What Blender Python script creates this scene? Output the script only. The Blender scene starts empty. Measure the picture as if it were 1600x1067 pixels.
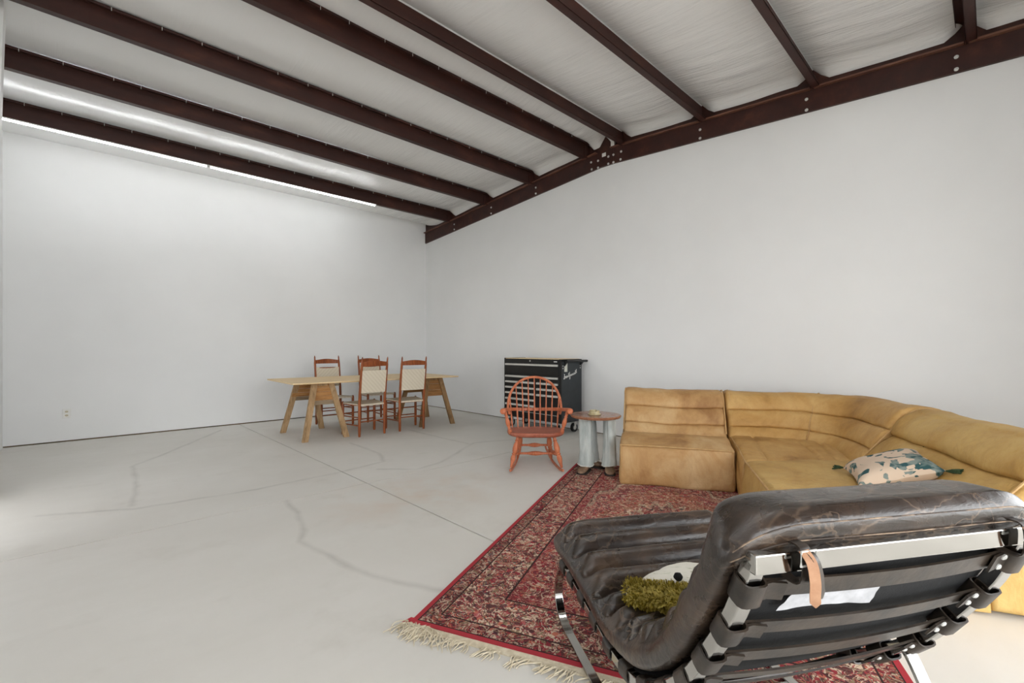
import bpy, math, random
from mathutils import Vector, Matrix, noise
random.seed(7)
scn = bpy.context.scene
COL = scn.collection
R = math.radians
PI = math.pi

# ------------------------------------------------------------------ camera
cam = bpy.data.cameras.new('camera')
cam.sensor_width = 36.0
cam.lens = 36.0 * 715.0 / 1600.0
cam.shift_y = 11.5 / 1600.0
cam.clip_start = 0.02
camo = bpy.data.objects.new('camera', cam)
COL.objects.link(camo)
camo.location = (0, 0, 1.2)
camo.rotation_euler = (R(90), 0, R(46.3 - 90))
scn.camera = camo

# ------------------------------------------------------------------ world, daylight, exposure
world = bpy.data.worlds.new('daylight')
scn.world = world
world.use_nodes = True
bg = world.node_tree.nodes['Background']
bg.inputs['Color'].default_value = (0.95, 0.98, 1.0, 1)
bg.inputs['Strength'].default_value = 2.3
scn.view_settings.view_transform = 'Standard'
scn.view_settings.look = 'None'
scn.view_settings.gamma = 1.0
scn.view_settings.use_curve_mapping = False
scn.view_settings.exposure = 1.52
LED_STRENGTH = 15.5
# room measures
XW, XL, YA, YN = 5.38, -0.63, 8.26, -0.8      # right wall, left wall, far wall, near wall
YR = 3.72                                      # ridge
OPEN_Y0, OPEN_Y1, OPEN_Z = 3.7, 5.42, 2.1      # daylight doorway in the left wall
NDX0, NDX1, NDZ = -0.3, 3.6, 3.4                # wide roll-up doorway in the near wall, behind the camera
for _w, _loc, _rot in ((OPEN_Y1 - OPEN_Y0, (XL - 0.12, (OPEN_Y0 + OPEN_Y1) / 2, OPEN_Z / 2), (0, R(-90), 0)),
                       (NDX1 - NDX0, ((NDX0 + NDX1) / 2, YN - 0.12, NDZ / 2), (R(90), R(90), 0))):
    pl = bpy.data.lights.new('doorway_portal', 'AREA')
    pl.shape = 'RECTANGLE'; pl.size = 2 * _loc[2]; pl.size_y = _w
    pl.cycles.is_portal = True
    plo = bpy.data.objects.new('doorway_portal', pl); COL.objects.link(plo)
    plo.location = _loc; plo.rotation_euler = _rot



# ------------------------------------------------------------------ material helpers
def srgb(r, g, b):
    f = lambda c: ((c / 255 + 0.055) / 1.055) ** 2.4 if c / 255 > 0.04045 else c / 255 / 12.92
    return (f(r), f(g), f(b), 1)


class NT:
    def __init__(self, name):
        self.m = bpy.data.materials.new(name)
        self.m.use_nodes = True
        self.t = self.m.node_tree
        self.b = self.t.nodes['Principled BSDF']

    def n(self, kind, **kw):
        nd = self.t.nodes.new(kind)
        for k, v in kw.items():
            setattr(nd, k, v)
        return nd

    def put(self, sock, val):
        if isinstance(val, bpy.types.NodeSocket):
            self.t.links.new(val, sock)
        elif isinstance(val, bpy.types.Node):
            self.t.links.new(val.outputs[0], sock)
        elif val is not None:
            sock.default_value = val

    def coord(self, scale=(1, 1, 1), rot=(0, 0, 0), kind='Object'):
        c = self.n('ShaderNodeTexCoord')
        mp = self.n('ShaderNodeMapping')
        self.put(mp.inputs['Vector'], c.outputs[kind])
        mp.inputs['Scale'].default_value = scale
        mp.inputs['Rotation'].default_value = rot
        return mp.outputs[0]

    def noise(self, vec, scale=5, detail=4, rough=0.55, dist=0.0):
        nd = self.n('ShaderNodeTexNoise')
        self.put(nd.inputs['Vector'], vec)
        nd.inputs['Scale'].default_value = scale
        nd.inputs['Detail'].default_value = detail
        nd.inputs['Roughness'].default_value = rough
        nd.inputs['Distortion'].default_value = dist
        return nd.outputs[0]

    def voro(self, vec, scale=5, feature='F1', rnd=1.0, out='Distance'):
        nd = self.n('ShaderNodeTexVoronoi', feature=feature)
        self.put(nd.inputs['Vector'], vec)
        nd.inputs['Scale'].default_value = scale
        nd.inputs['Randomness'].default_value = rnd
        return nd.outputs[out]

    def ramp(self, fac, stops, interp='LINEAR'):
        nd = self.n('ShaderNodeValToRGB')
        cr = nd.color_ramp
        cr.interpolation = interp
        while len(cr.elements) < len(stops):
            cr.elements.new(0.5)
        for e, (p, c) in zip(cr.elements, stops):
            e.position = p
            e.color = c if len(c) == 4 else (*c, 1)
        self.put(nd.inputs[0], fac)
        return nd.outputs[0]

    def math(self, op, a, b=None, c=None, clamp=False):
        nd = self.n('ShaderNodeMath', operation=op, use_clamp=clamp)
        self.put(nd.inputs[0], a)
        if b is not None: self.put(nd.inputs[1], b)
        if c is not None: self.put(nd.inputs[2], c)
        return nd.outputs[0]

    def vmath(self, op, a, b=None, scale=None, out=0):
        nd = self.n('ShaderNodeVectorMath', operation=op)
        self.put(nd.inputs[0], a)
        if b is not None: self.put(nd.inputs[1], b)
        if scale is not None: self.put(nd.inputs['Scale'], scale)
        return nd.outputs[out]

    def mix(self, fac, a, b, mode='MIX'):
        nd = self.n('ShaderNodeMix', data_type='RGBA', blend_type=mode)
        self.put(nd.inputs[0], fac)
        self.put(nd.inputs[6], a)
        self.put(nd.inputs[7], b)
        return nd.outputs[2]

    def bump(self, height, strength=0.3, dist=0.01):
        nd = self.n('ShaderNodeBump')
        nd.inputs['Strength'].default_value = strength
        nd.inputs['Distance'].default_value = dist
        self.put(nd.inputs['Height'], height)
        self.put(self.b.inputs['Normal'], nd.outputs[0])

    def fin(self, color, rough=0.5, metal=0.0, spec=0.5, coat=0.0):
        self.put(self.b.inputs['Base Color'], color)
        self.put(self.b.inputs['Roughness'], rough)
        self.b.inputs['Metallic'].default_value = metal
        self.b.inputs['Specular IOR Level'].default_value = spec
        self.b.inputs['Coat Weight'].default_value = coat
        return self.m


def two_tone(name, c1, c2, scale=4, stretch=(1, 1, 1), rough=0.5, metal=0.0, detail=5, lo=0.35, hi=0.65,
             bump=0.0, bscale=None, spec=0.5, dist=0.0, coat=0.0, bd=0.004):
    k = NT(name)
    v = k.coord(stretch)
    f = k.noise(v, scale, detail, 0.6, dist)
    col = k.ramp(f, [(lo, c1), (hi, c2)])
    if bump:
        k.bump(k.noise(v, bscale or scale * 3, 4), bump, bd)
    return k.fin(col, rough, metal, spec, coat)


# ------------------------------------------------------------------ mesh helpers
class MB:
    def __init__(self):
        self.v = []
        self.f = []

    def add(self, vs, fs):
        o = len(self.v)
        self.v += [tuple(p) for p in vs]
        self.f += [tuple(i + o for i in f) for f in fs]
        return self

    def box(self, x0, x1, y0, y1, z0, z1):
        vs = [(x, y, z) for z in (z0, z1) for y in (y0, y1) for x in (x0, x1)]
        return self.add(vs, [(0, 2, 3, 1), (4, 5, 7, 6), (0, 1, 5, 4), (2, 6, 7, 3), (0, 4, 6, 2), (1, 3, 7, 5)])

    def hexa(self, bot, top):
        return self.add(list(bot) + list(top), [(3, 2, 1, 0), (4, 5, 6, 7), (0, 1, 5, 4), (1, 2, 6, 5), (2, 3, 7, 6), (3, 0, 4, 7)])

    def prism(self, poly, axis, a, b):
        n = len(poly)
        mk = {'x': lambda p, t: (t, p[0], p[1]), 'y': lambda p, t: (p[0], t, p[1]), 'z': lambda p, t: (p[0], p[1], t)}[axis]
        vs = [mk(p, a) for p in poly] + [mk(p, b) for p in poly]
        fs = [tuple(range(n))[::-1], tuple(range(n, 2 * n))]
        fs += [(i, (i + 1) % n, n + (i + 1) % n, n + i) for i in range(n)]
        return self.add(vs, fs)

    def loft(self, loops, closed=False, caps=True):
        n = len(loops[0]); m = len(loops)
        vs = [p for l in loops for p in l]
        fs = []
        for i in range(m if closed else m - 1):
            j = (i + 1) % m
            for k in range(n):
                k2 = (k + 1) % n
                fs.append((i * n + k, i * n + k2, j * n + k2, j * n + k))
        if caps and not closed:
            fs.append(tuple(range(n))[::-1])
            fs.append(tuple(range((m - 1) * n, m * n)))
        return self.add(vs, fs)

    def tube(self, path, r, n=8, closed=False, flat=None, up=None):
        """round tube (r number or list) or, with flat=(w,h), a rectangular bar; up = side-axis hint"""
        P = [Vector(p) for p in path]
        m = len(P)
        loops = []
        prev = None
        for i, p in enumerate(P):
            a = P[i - 1] if (i > 0 or closed) else P[i]
            b = P[(i + 1) % m] if (i < m - 1 or closed) else P[i]
            t = (b - a).normalized()
            if up is not None:
                s = Vector(up)
            elif prev is not None:
                s = prev
            else:
                s = Vector((0, 0, 1)) if abs(t.z) < 0.9 else Vector((1, 0, 0))
            s = (s - t * s.dot(t)).normalized()
            prev = s
            q = t.cross(s).normalized()
            if flat:
                w, h = flat[0] / 2, flat[1] / 2
                loops.append([p + s * w + q * h, p - s * w + q * h, p - s * w - q * h, p + s * w - q * h])
            else:
                rr = r[i] if isinstance(r, (list, tuple)) else r
                loops.append([p + s * (rr * math.cos(2 * PI * k / n)) + q * (rr * math.sin(2 * PI * k / n)) for k in range(n)])
        return self.loft(loops, closed=closed)

    def turned(self, a, b, prof, n=12):
        """lathe along a->b; prof = [(t, radius)]"""
        a = Vector(a); b = Vector(b)
        return self.tube([a.lerp(b, t) for t, _ in prof], [r for _, r in prof], n)

    def lathe(self, prof, n=40, c=(0, 0)):
        loops = [[(c[0] + r * math.cos(2 * PI * k / n), c[1] + r * math.sin(2 * PI * k / n), z) for k in range(n)] for r, z in prof]
        return self.loft(loops)

    def grid(self, nx, ny, fn):
        vs = [fn(i / nx, j / ny) for j in range(ny + 1) for i in range(nx + 1)]
        fs = [(j * (nx + 1) + i, j * (nx + 1) + i + 1, (j + 1) * (nx + 1) + i + 1, (j + 1) * (nx + 1) + i) for j in range(ny) for i in range(nx)]
        return self.add(vs, fs)

    def wobble(self, amp, scale, stretch=(1, 1, 1), seed=0.0):
        """push the points about with smooth noise (soft, worn things)"""
        out = []
        for p in self.v:
            q = Vector((p[0] * stretch[0], p[1] * stretch[1], p[2] * stretch[2])) * scale + Vector((seed, seed * 1.7, -seed))
            d = noise.noise_vector(q)
            out.append((p[0] + d.x * amp, p[1] + d.y * amp, p[2] + d.z * amp))
        self.v = out
        return self

    def build(self, name, mat, parent=None, smooth=False, bevel=0.0, sub=0, angle=40):
        me = bpy.data.meshes.new(name)
        me.from_pydata(self.v, [], self.f)
        me.update()
        if mat: me.materials.append(mat)
        import bmesh
        bm = bmesh.new(); bm.from_mesh(me)
        bmesh.ops.recalc_face_normals(bm, faces=bm.faces)
        bm.to_mesh(me); bm.free()
        o = bpy.data.objects.new(name, me)
        COL.objects.link(o)
        if parent: o.parent = parent
        if smooth:
            me.shade_smooth()
            if angle and angle < 180:
                me.set_sharp_from_angle(angle=R(angle))
        if bevel:
            md = o.modifiers.new('bevel', 'BEVEL'); md.width = bevel; md.segments = 2; md.limit_method = 'ANGLE'
        if sub:
            md = o.modifiers.new('sub', 'SUBSURF'); md.levels = sub; md.render_levels = sub
        return o


def thing(name, label, cat, loc=(0, 0, 0), rz=0.0, group=None):
    o = bpy.data.objects.new(name, None)
    o.empty_display_size = 0.1
    COL.objects.link(o)
    o.location = loc
    o.rotation_euler = (0, 0, rz)
    return tag(o, label, cat, group)


def tag(o, label=None, cat=None, group=None, kind=None):
    if label: o['label'] = label
    if cat: o['category'] = cat
    if group: o['group'] = group
    if kind: o['kind'] = kind
    return o


def struct(o, label, cat=None):
    o['kind'] = 'structure'; o['label'] = label
    if cat: o['category'] = cat
    return o


def copy_tree(o, parent=None):
    c = o.copy(); COL.objects.link(c)
    if parent is not None: c.parent = parent
    for ch in list(o.children):
        copy_tree(ch, c)
    return c


def smooth_path(pts, per=8):
    """Catmull-Rom through points"""
    P = [Vector(p) for p in pts]
    out = []
    for i in range(len(P) - 1):
        p0 = P[max(i - 1, 0)]; p1 = P[i]; p2 = P[i + 1]; p3 = P[min(i + 2, len(P) - 1)]
        for k in range(per):
            t = k / per
            out.append(0.5 * ((2 * p1) + (p2 - p0) * t + (2 * p0 - 5 * p1 + 4 * p2 - p3) * t * t + (3 * p1 - p0 - 3 * p2 + p3) * t ** 3))
    out.append(P[-1])
    return out


def resample(path, n):
    L = [0.0]
    for a, b in zip(path, path[1:]): L.append(L[-1] + (b - a).length)
    out = []; j = 0
    for i in range(n + 1):
        s = L[-1] * i / n
        while j < len(path) - 2 and L[j + 1] < s: j += 1
        t = (s - L[j]) / max(L[j + 1] - L[j], 1e-9)
        out.append(path[j].lerp(path[j + 1], min(max(t, 0), 1)))
    return out, L[-1]


# ------------------------------------------------------------------ materials
def m_wall():
    k = NT('painted_drywall')
    v = k.coord()
    f = k.noise(v, 0.7, 4, 0.55)
    col = k.ramp(f, [(0.3, srgb(229, 229, 228)), (0.7, srgb(236, 236, 235))])
    k.bump(k.noise(v, 60, 3), 0.05, 0.002)
    return k.fin(col, 0.55, spec=0.3)


def m_floor():
    k = NT('concrete_slab')
    v = k.coord()
    vs = k.coord((1, 3.2, 1), (0, 0, R(18)))
    base = k.ramp(k.noise(v, 0.55, 6, 0.6), [(0.3, srgb(211, 207, 199)), (0.7, srgb(224, 221, 215))])
    streak = k.noise(vs, 3.2, 7, 0.62)
    col = k.mix(k.ramp(streak, [(0.42, (0, 0, 0)), (0.72, (0.42, 0.42, 0.42))]), base, srgb(214, 211, 203))
    blot = k.ramp(k.noise(v, 1.7, 5, 0.65), [(0.56, (0, 0, 0)), (0.74, (0.30, 0.30, 0.30))])
    col = k.mix(blot, col, srgb(184, 178, 166))
    # rusty blush near the joint crossing
    d = k.vmath('LENGTH', k.vmath('MULTIPLY', k.vmath('SUBTRACT', v, (2.05, 3.30, 0)), (1.0, 1.35, 0)), out='Value')
    bl = k.math('MULTIPLY', k.ramp(d, [(0.0, (1, 1, 1)), (1.0, (0, 0, 0))]), k.ramp(k.noise(v, 2.4, 4), [(0.42, (0, 0, 0)), (0.65, (0.5, 0.5, 0.5))]))
    col = k.mix(bl, col, srgb(205, 176, 150))
    # hand-mapped cracks and trowel marks
    nz = k.n('ShaderNodeTexNoise'); k.put(nz.inputs['Vector'], v); nz.inputs['Scale'].default_value = 5.0; nz.inputs['Detail'].default_value = 5
    w = k.vmath('ADD', v, k.vmath('MULTIPLY', k.vmath('SUBTRACT', nz.outputs['Color'], (0.5, 0.5, 0.5)), (0.05, 0.05, 0)))

    def lines(polys):
        acc = None
        for poly in polys:
            for a, b in zip(poly, poly[1:]):
                a = Vector((*a, 0)); b = Vector((*b, 0)); ba = b - a
                pa = k.vmath('SUBTRACT', w, tuple(a))
                h = k.math('MULTIPLY', k.vmath('DOT_PRODUCT', pa, tuple(ba), out='Value'), 1 / ba.length_squared, clamp=True)
                dd = k.vmath('LENGTH', k.vmath('SUBTRACT', pa, k.vmath('SCALE', tuple(ba), scale=h)), out='Value')
                acc = dd if acc is None else k.math('MINIMUM', acc, dd)
        return acc
    crack = lines(CRACKS)
    cf = k.math('MULTIPLY', k.ramp(crack, [(0.0, (1, 1, 1)), (0.035, (0, 0, 0))]), k.ramp(k.noise(v, 3, 3), [(0.3, (0.12, 0.12, 0.12)), (0.7, (0.40, 0.40, 0.40))]))
    col = k.mix(cf, col, srgb(142, 138, 128))
    k.bump(k.noise(v, 40, 6, 0.6), 0.12, 0.003)
    rg = k.ramp(k.noise(v, 2.0, 4), [(0.3, (0.42, 0.42, 0.42)), (0.7, (0.62, 0.62, 0.62))])
    return k.fin(col, rg, spec=0.4)


# polylines on the floor, in metres (cracks running over the slab)
CRACKS = [[(1.21, 3.85), (1.18, 3.53), (1.09, 3.12), (1.02, 2.99), (1.05, 2.74), (1.11, 2.36), (1.2, 2.11), (1.32, 1.89)], [(1.56, 7.86), (0.73, 6.5), (0.43, 6.07), (0.4, 5.27), (0.32, 4.54)], [(-0.19, 4.73), (0.32, 4.44), (1.12, 4.33), (1.92, 4.38), (2.38, 4.47), (2.53, 4.86), (2.54, 5.64)], [(2.19, 4.22), (2.46, 3.96), (2.81, 4.02), (3.68, 4.56), (4.17, 4.37)], [(3.58, 5.93), (3.58, 5.12), (3.6, 4.53)]]


def m_steel():
    k = NT('red_oxide_primed_steel')
    v = k.coord((0.35, 1, 1))
    f = k.noise(v, 6, 6, 0.65)
    col = k.ramp(f, [(0.3, srgb(48, 27, 23)), (0.55, srgb(62, 34, 28)), (0.8, srgb(86, 50, 38))])
    k.bump(k.noise(v, 50, 3), 0.08, 0.002)
    return k.fin(col, 0.5, spec=0.35)


def m_insul():
    k = NT('white_vinyl_insulation_facing')
    v = k.coord()
    wob = k.noise(v, 1.3, 3, 0.5)
    w2 = k.coord((9, 0.9, 1), (0, 0, R(8)))
    wr = k.noise(w2, 2.2, 5, 0.6, 0.6)
    mp = k.n('ShaderNodeSeparateXYZ'); k.put(mp.inputs[0], v)
    near = k.ramp(k.math('DIVIDE', mp.outputs[0], 5.4), [(0.25, (0.10, 0.10, 0.10)), (0.95, (1, 1, 1))])
    k.bump(k.math('ADD', k.math('MULTIPLY', wr, near), k.math('MULTIPLY', wob, 0.5)), 0.42, 0.035)
    return k.fin(srgb(240, 240, 239), 0.2, spec=0.45)


def m_led():
    k = NT('led_diffuser')
    k.b.inputs['Emission Color'].default_value = (0.96, 0.985, 1.0, 1)
    k.b.inputs['Emission Strength'].default_value = LED_STRENGTH
    return k.fin((0.9, 0.9, 0.9, 1), 0.4)


def m_chrome():
    k = NT('polished_chrome')
    v = k.coord()
    rg = k.ramp(k.noise(v, 9, 5), [(0.3, (0.05, 0.05, 0.05)), (0.75, (0.18, 0.18, 0.18))])
    return k.fin((0.48, 0.468, 0.445, 1), rg, 1.0)


def m_lounge():
    k = NT('worn_brown_black_leather')
    v = k.coord()
    wv = k.coord((1.0, 4.0, 4.0), (0, 0, R(10)))
    a = k.ramp(k.noise(v, 5.5, 6, 0.62), [(0.3, srgb(30, 24, 20)), (0.5, srgb(49, 39, 32)), (0.68, srgb(76, 60, 47)), (0.85, srgb(106, 84, 65))])
    vein = k.voro(k.vmath('ADD', wv, k.vmath('SCALE', k.noise(v, 7, 4), scale=0.5)), 4.5, 'DISTANCE_TO_EDGE')
    vf = k.ramp(vein, [(0.0, (0.40, 0.40, 0.40)), (0.045, (0, 0, 0))])
    col = k.mix(k.math('MULTIPLY', vf, k.ramp(k.noise(v, 3, 3), [(0.4, (0.1, 0.1, 0.1)), (0.65, (1, 1, 1))])), a, srgb(140, 118, 98))
    h = k.math('ADD', k.noise(v, 22, 6, 0.6), k.math('MULTIPLY', k.noise(wv, 9, 4, 0.6, 0.8), 1.6))
    k.bump(h, 0.16, 0.008)
    rg = k.ramp(k.noise(v, 8, 5), [(0.3, (0.20, 0.20, 0.20)), (0.7, (0.36, 0.36, 0.36))])
    return k.fin(col, rg, spec=0.55)


def m_sofa(name, dark, mid, pale, seed):
    k = NT(name)
    v = k.coord()
    vo = k.vmath('ADD', v, (seed, seed * 0.7, seed * 1.3))
    vs = k.coord((1.6, 1.6, 0.8))
    f = k.noise(vo, 2.6, 6, 0.62, 0.5)
    col = k.ramp(f, [(0.30, dark), (0.47, mid), (0.72, pale)])
    g = k.noise(k.vmath('ADD', vs, (seed, 0, 0)), 9, 6, 0.68, 1.0)
    col = k.mix(k.ramp(g, [(0.5, (0, 0, 0)), (0.75, (0.30, 0.30, 0.30))]), col, dark)
    h = k.math('ADD', k.noise(vs, 6.0, 5, 0.6, 1.2), k.math('MULTIPLY', k.noise(v, 60, 4), 0.2))
    k.bump(h, 0.42, 0.022)
    return k.fin(col, 0.58, spec=0.32)


def m_wood(name, c1, c2, c3, stretch=(1.2, 14, 14), scale=2.0, rough=0.5, bump=0.15):
    k = NT(name)
    v = k.coord(stretch)
    f = k.noise(v, scale, 6, 0.65, 1.2)
    col = k.ramp(f, [(0.28, c1), (0.5, c2), (0.75, c3)])
    k.bump(f, bump, 0.004)
    return k.fin(col, rough, spec=0.35)


def m_tape(name, diag):
    k = NT(name)
    v = k.coord()
    sp = k.n('ShaderNodeSeparateXYZ'); k.put(sp.inputs[0], v)
    s = k.math('ADD', sp.outputs[0], k.math('MULTIPLY', sp.outputs[2 if diag == 'z' else 1], 1.0))
    w = k.math('SINE', k.math('MULTIPLY', s, 110.0))
    w2 = k.math('SINE', k.math('MULTIPLY', sp.outputs[0], 300.0))
    h = k.math('ADD', w, k.math('MULTIPLY', w2, 0.4))
    col = k.ramp(k.math('MULTIPLY_ADD', h, 0.36, 0.5), [(0.1, srgb(212, 200, 178)), (0.9, srgb(222, 211, 191))])
    k.bump(h, 0.12, 0.002)
    return k.fin(col, 0.85, spec=0.15)


RUG_W, RUG_L = 1.88, 3.04


def m_rug():
    k = NT('persian_rug_pile')
    v = k.coord()
    sp = k.n('ShaderNodeSeparateXYZ'); k.put(sp.inputs[0], v)
    x, y = sp.outputs[0], sp.outputs[1]
    # distance to the rug's edge
    dx = k.math('SUBTRACT', RUG_W / 2, k.math('ABSOLUTE', k.math('SUBTRACT', x, RUG_W / 2)))
    dy = k.math('SUBTRACT', RUG_L / 2, k.math('ABSOLUTE', k.math('SUBTRACT', y, RUG_L / 2)))
    d = k.math('MINIMUM', dx, dy)
    navy, red, rose, sal, crm, olv, dk, gold, teal = (srgb(38, 34, 48), srgb(148, 38, 52), srgb(180, 96, 96), srgb(196, 114, 90), srgb(218, 200, 174),
                                                srgb(130, 122, 92), srgb(34, 26, 28), srgb(196, 148, 98), srgb(92, 104, 104))
    nz = k.n('ShaderNodeTexNoise'); k.put(nz.inputs['Vector'], v); nz.inputs['Scale'].default_value = 14; nz.inputs['Detail'].default_value = 3

    def warp(a):
        return k.vmath('ADD', v, k.vmath('MULTIPLY', k.vmath('SUBTRACT', nz.outputs['Color'], (0.5, 0.5, 0.5)), (a, a, 0)))
    # curling stems and rosettes: three voronoi layers
    ros = k.voro(warp(0.03), 20, 'F1', 0.8)
    rcol = k.ramp(ros, [(0.0, gold), (0.10, red), (0.22, crm), (0.27, navy), (0.38, sal), (0.48, dk), (0.54, crm), (0.60, rose), (0.68, olv), (0.76, crm), (0.86, sal)], 'CONSTANT')
    cell = k.voro(warp(0.06), 50, 'F1', 1.0, 'Color')
    cs = k.n('ShaderNodeSeparateColor'); k.put(cs.inputs[0], cell)
    ccol = k.ramp(cs.outputs[0], [(0.0, navy), (0.12, red), (0.25, rose), (0.36, crm), (0.52, dk), (0.60, sal), (0.74, olv), (0.82, red), (0.90, crm), (0.96, teal)], 'CONSTANT')
    mot = k.mix(k.ramp(k.noise(v, 9, 3), [(0.46, (0, 0, 0)), (0.50, (1, 1, 1))]), rcol, ccol)
    def vine(sc, off, w0, c, m_):
        n_ = k.noise(k.vmath('ADD', v, (off, off * 0.6, 0)), sc, 1.5, 0.5, 1.6)
        a_ = k.math('ABSOLUTE', k.math('SUBTRACT', n_, 0.5))
        return k.mix(k.math('MULTIPLY', k.math('LESS_THAN', a_, w0), 0.9), m_, c)
    mot = vine(7.5, 1.3, 0.030, dk, mot)
    mot = vine(11.0, 4.7, 0.022, crm, mot)
    mot = vine(14.0, 8.1, 0.020, navy, mot)
    mot = vine(9.0, 12.4, 0.014, olv, mot)
    mot = vine(17.0, 15.9, 0.018, red, mot)
    # field: madder ground with a big medallion and cream lobes
    cx = k.math('DIVIDE', k.math('SUBTRACT', x, RUG_W / 2), 0.62)
    cy = k.math('DIVIDE', k.math('SUBTRACT', y, RUG_L / 2), 1.18)
    rad = k.math('SQRT', k.math('ADD', k.math('MULTIPLY', cx, cx), k.math('MULTIPLY', cy, cy)))
    ang = k.math('ARCTAN2', cy, cx)
    lob = k.math('ADD', rad, k.math('MULTIPLY', k.math('SINE', k.math('MULTIPLY', ang, 16)), 0.05))
    tint = k.ramp(lob, [(0.0, red), (0.32, navy), (0.36, crm), (0.42, sal), (0.68, rose), (0.90, crm), (0.95, dk), (0.98, red)], 'CONSTANT')
    field = k.mix(0.26, mot, tint)
    border = k.mix(0.12, mot, rose)
    guard = k.mix(0.22, k.mix(0.15, mot, red), dk)
    guard2 = k.mix(0.45, mot, red)
    sel = lambda a: k.math('LESS_THAN', d, a)
    col = k.mix(sel(0.385), field, guard2)
    col = k.mix(sel(0.325), col, dk)
    col = k.mix(sel(0.315), col, border)
    col = k.mix(sel(0.105), col, dk)
    col = k.mix(sel(0.097), col, guard)
    col = k.mix(sel(0.030), col, dk)
    col = k.mix(sel(0.024), col, srgb(172, 48, 60))
    col = k.mix(0.10, col, srgb(150, 110, 100))
    k.bump(k.noise(v, 260, 2), 0.4, 0.004)
    return k.fin(col, 0.95, spec=0.1)


def m_jean():
    k = NT('faded_denim')
    v = k.coord((1, 1, 0.35))
    col = k.ramp(k.noise(v, 9, 5, 0.6), [(0.3, srgb(150, 158, 156)), (0.55, srgb(186, 191, 187)), (0.8, srgb(212, 214, 208))])
    k.bump(k.noise(k.coord((1, 1, 1)), 120, 3), 0.2, 0.003)
    return k.fin(col, 0.85, spec=0.15)


def m_pillow(name, base, cols, scale, thr, stretch=(1, 1, 1)):
    k = NT(name)
    v = k.coord(stretch)
    f = k.noise(v, scale, 2.5, 0.5, 1.4)
    g = k.noise(k.vmath('ADD', v, (3.1, 1.7, 0)), scale * 1.7, 2, 0.5, 0.9)
    col = k.mix(k.ramp(f, [(thr, (0, 0, 0)), (thr + 0.015, (1, 1, 1))]), base, k.ramp(g, [(0.42, cols[0]), (0.56, cols[1])]))
    k.bump(k.noise(v, 150, 2), 0.15, 0.002)
    return k.fin(col, 0.9, spec=0.15)


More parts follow.
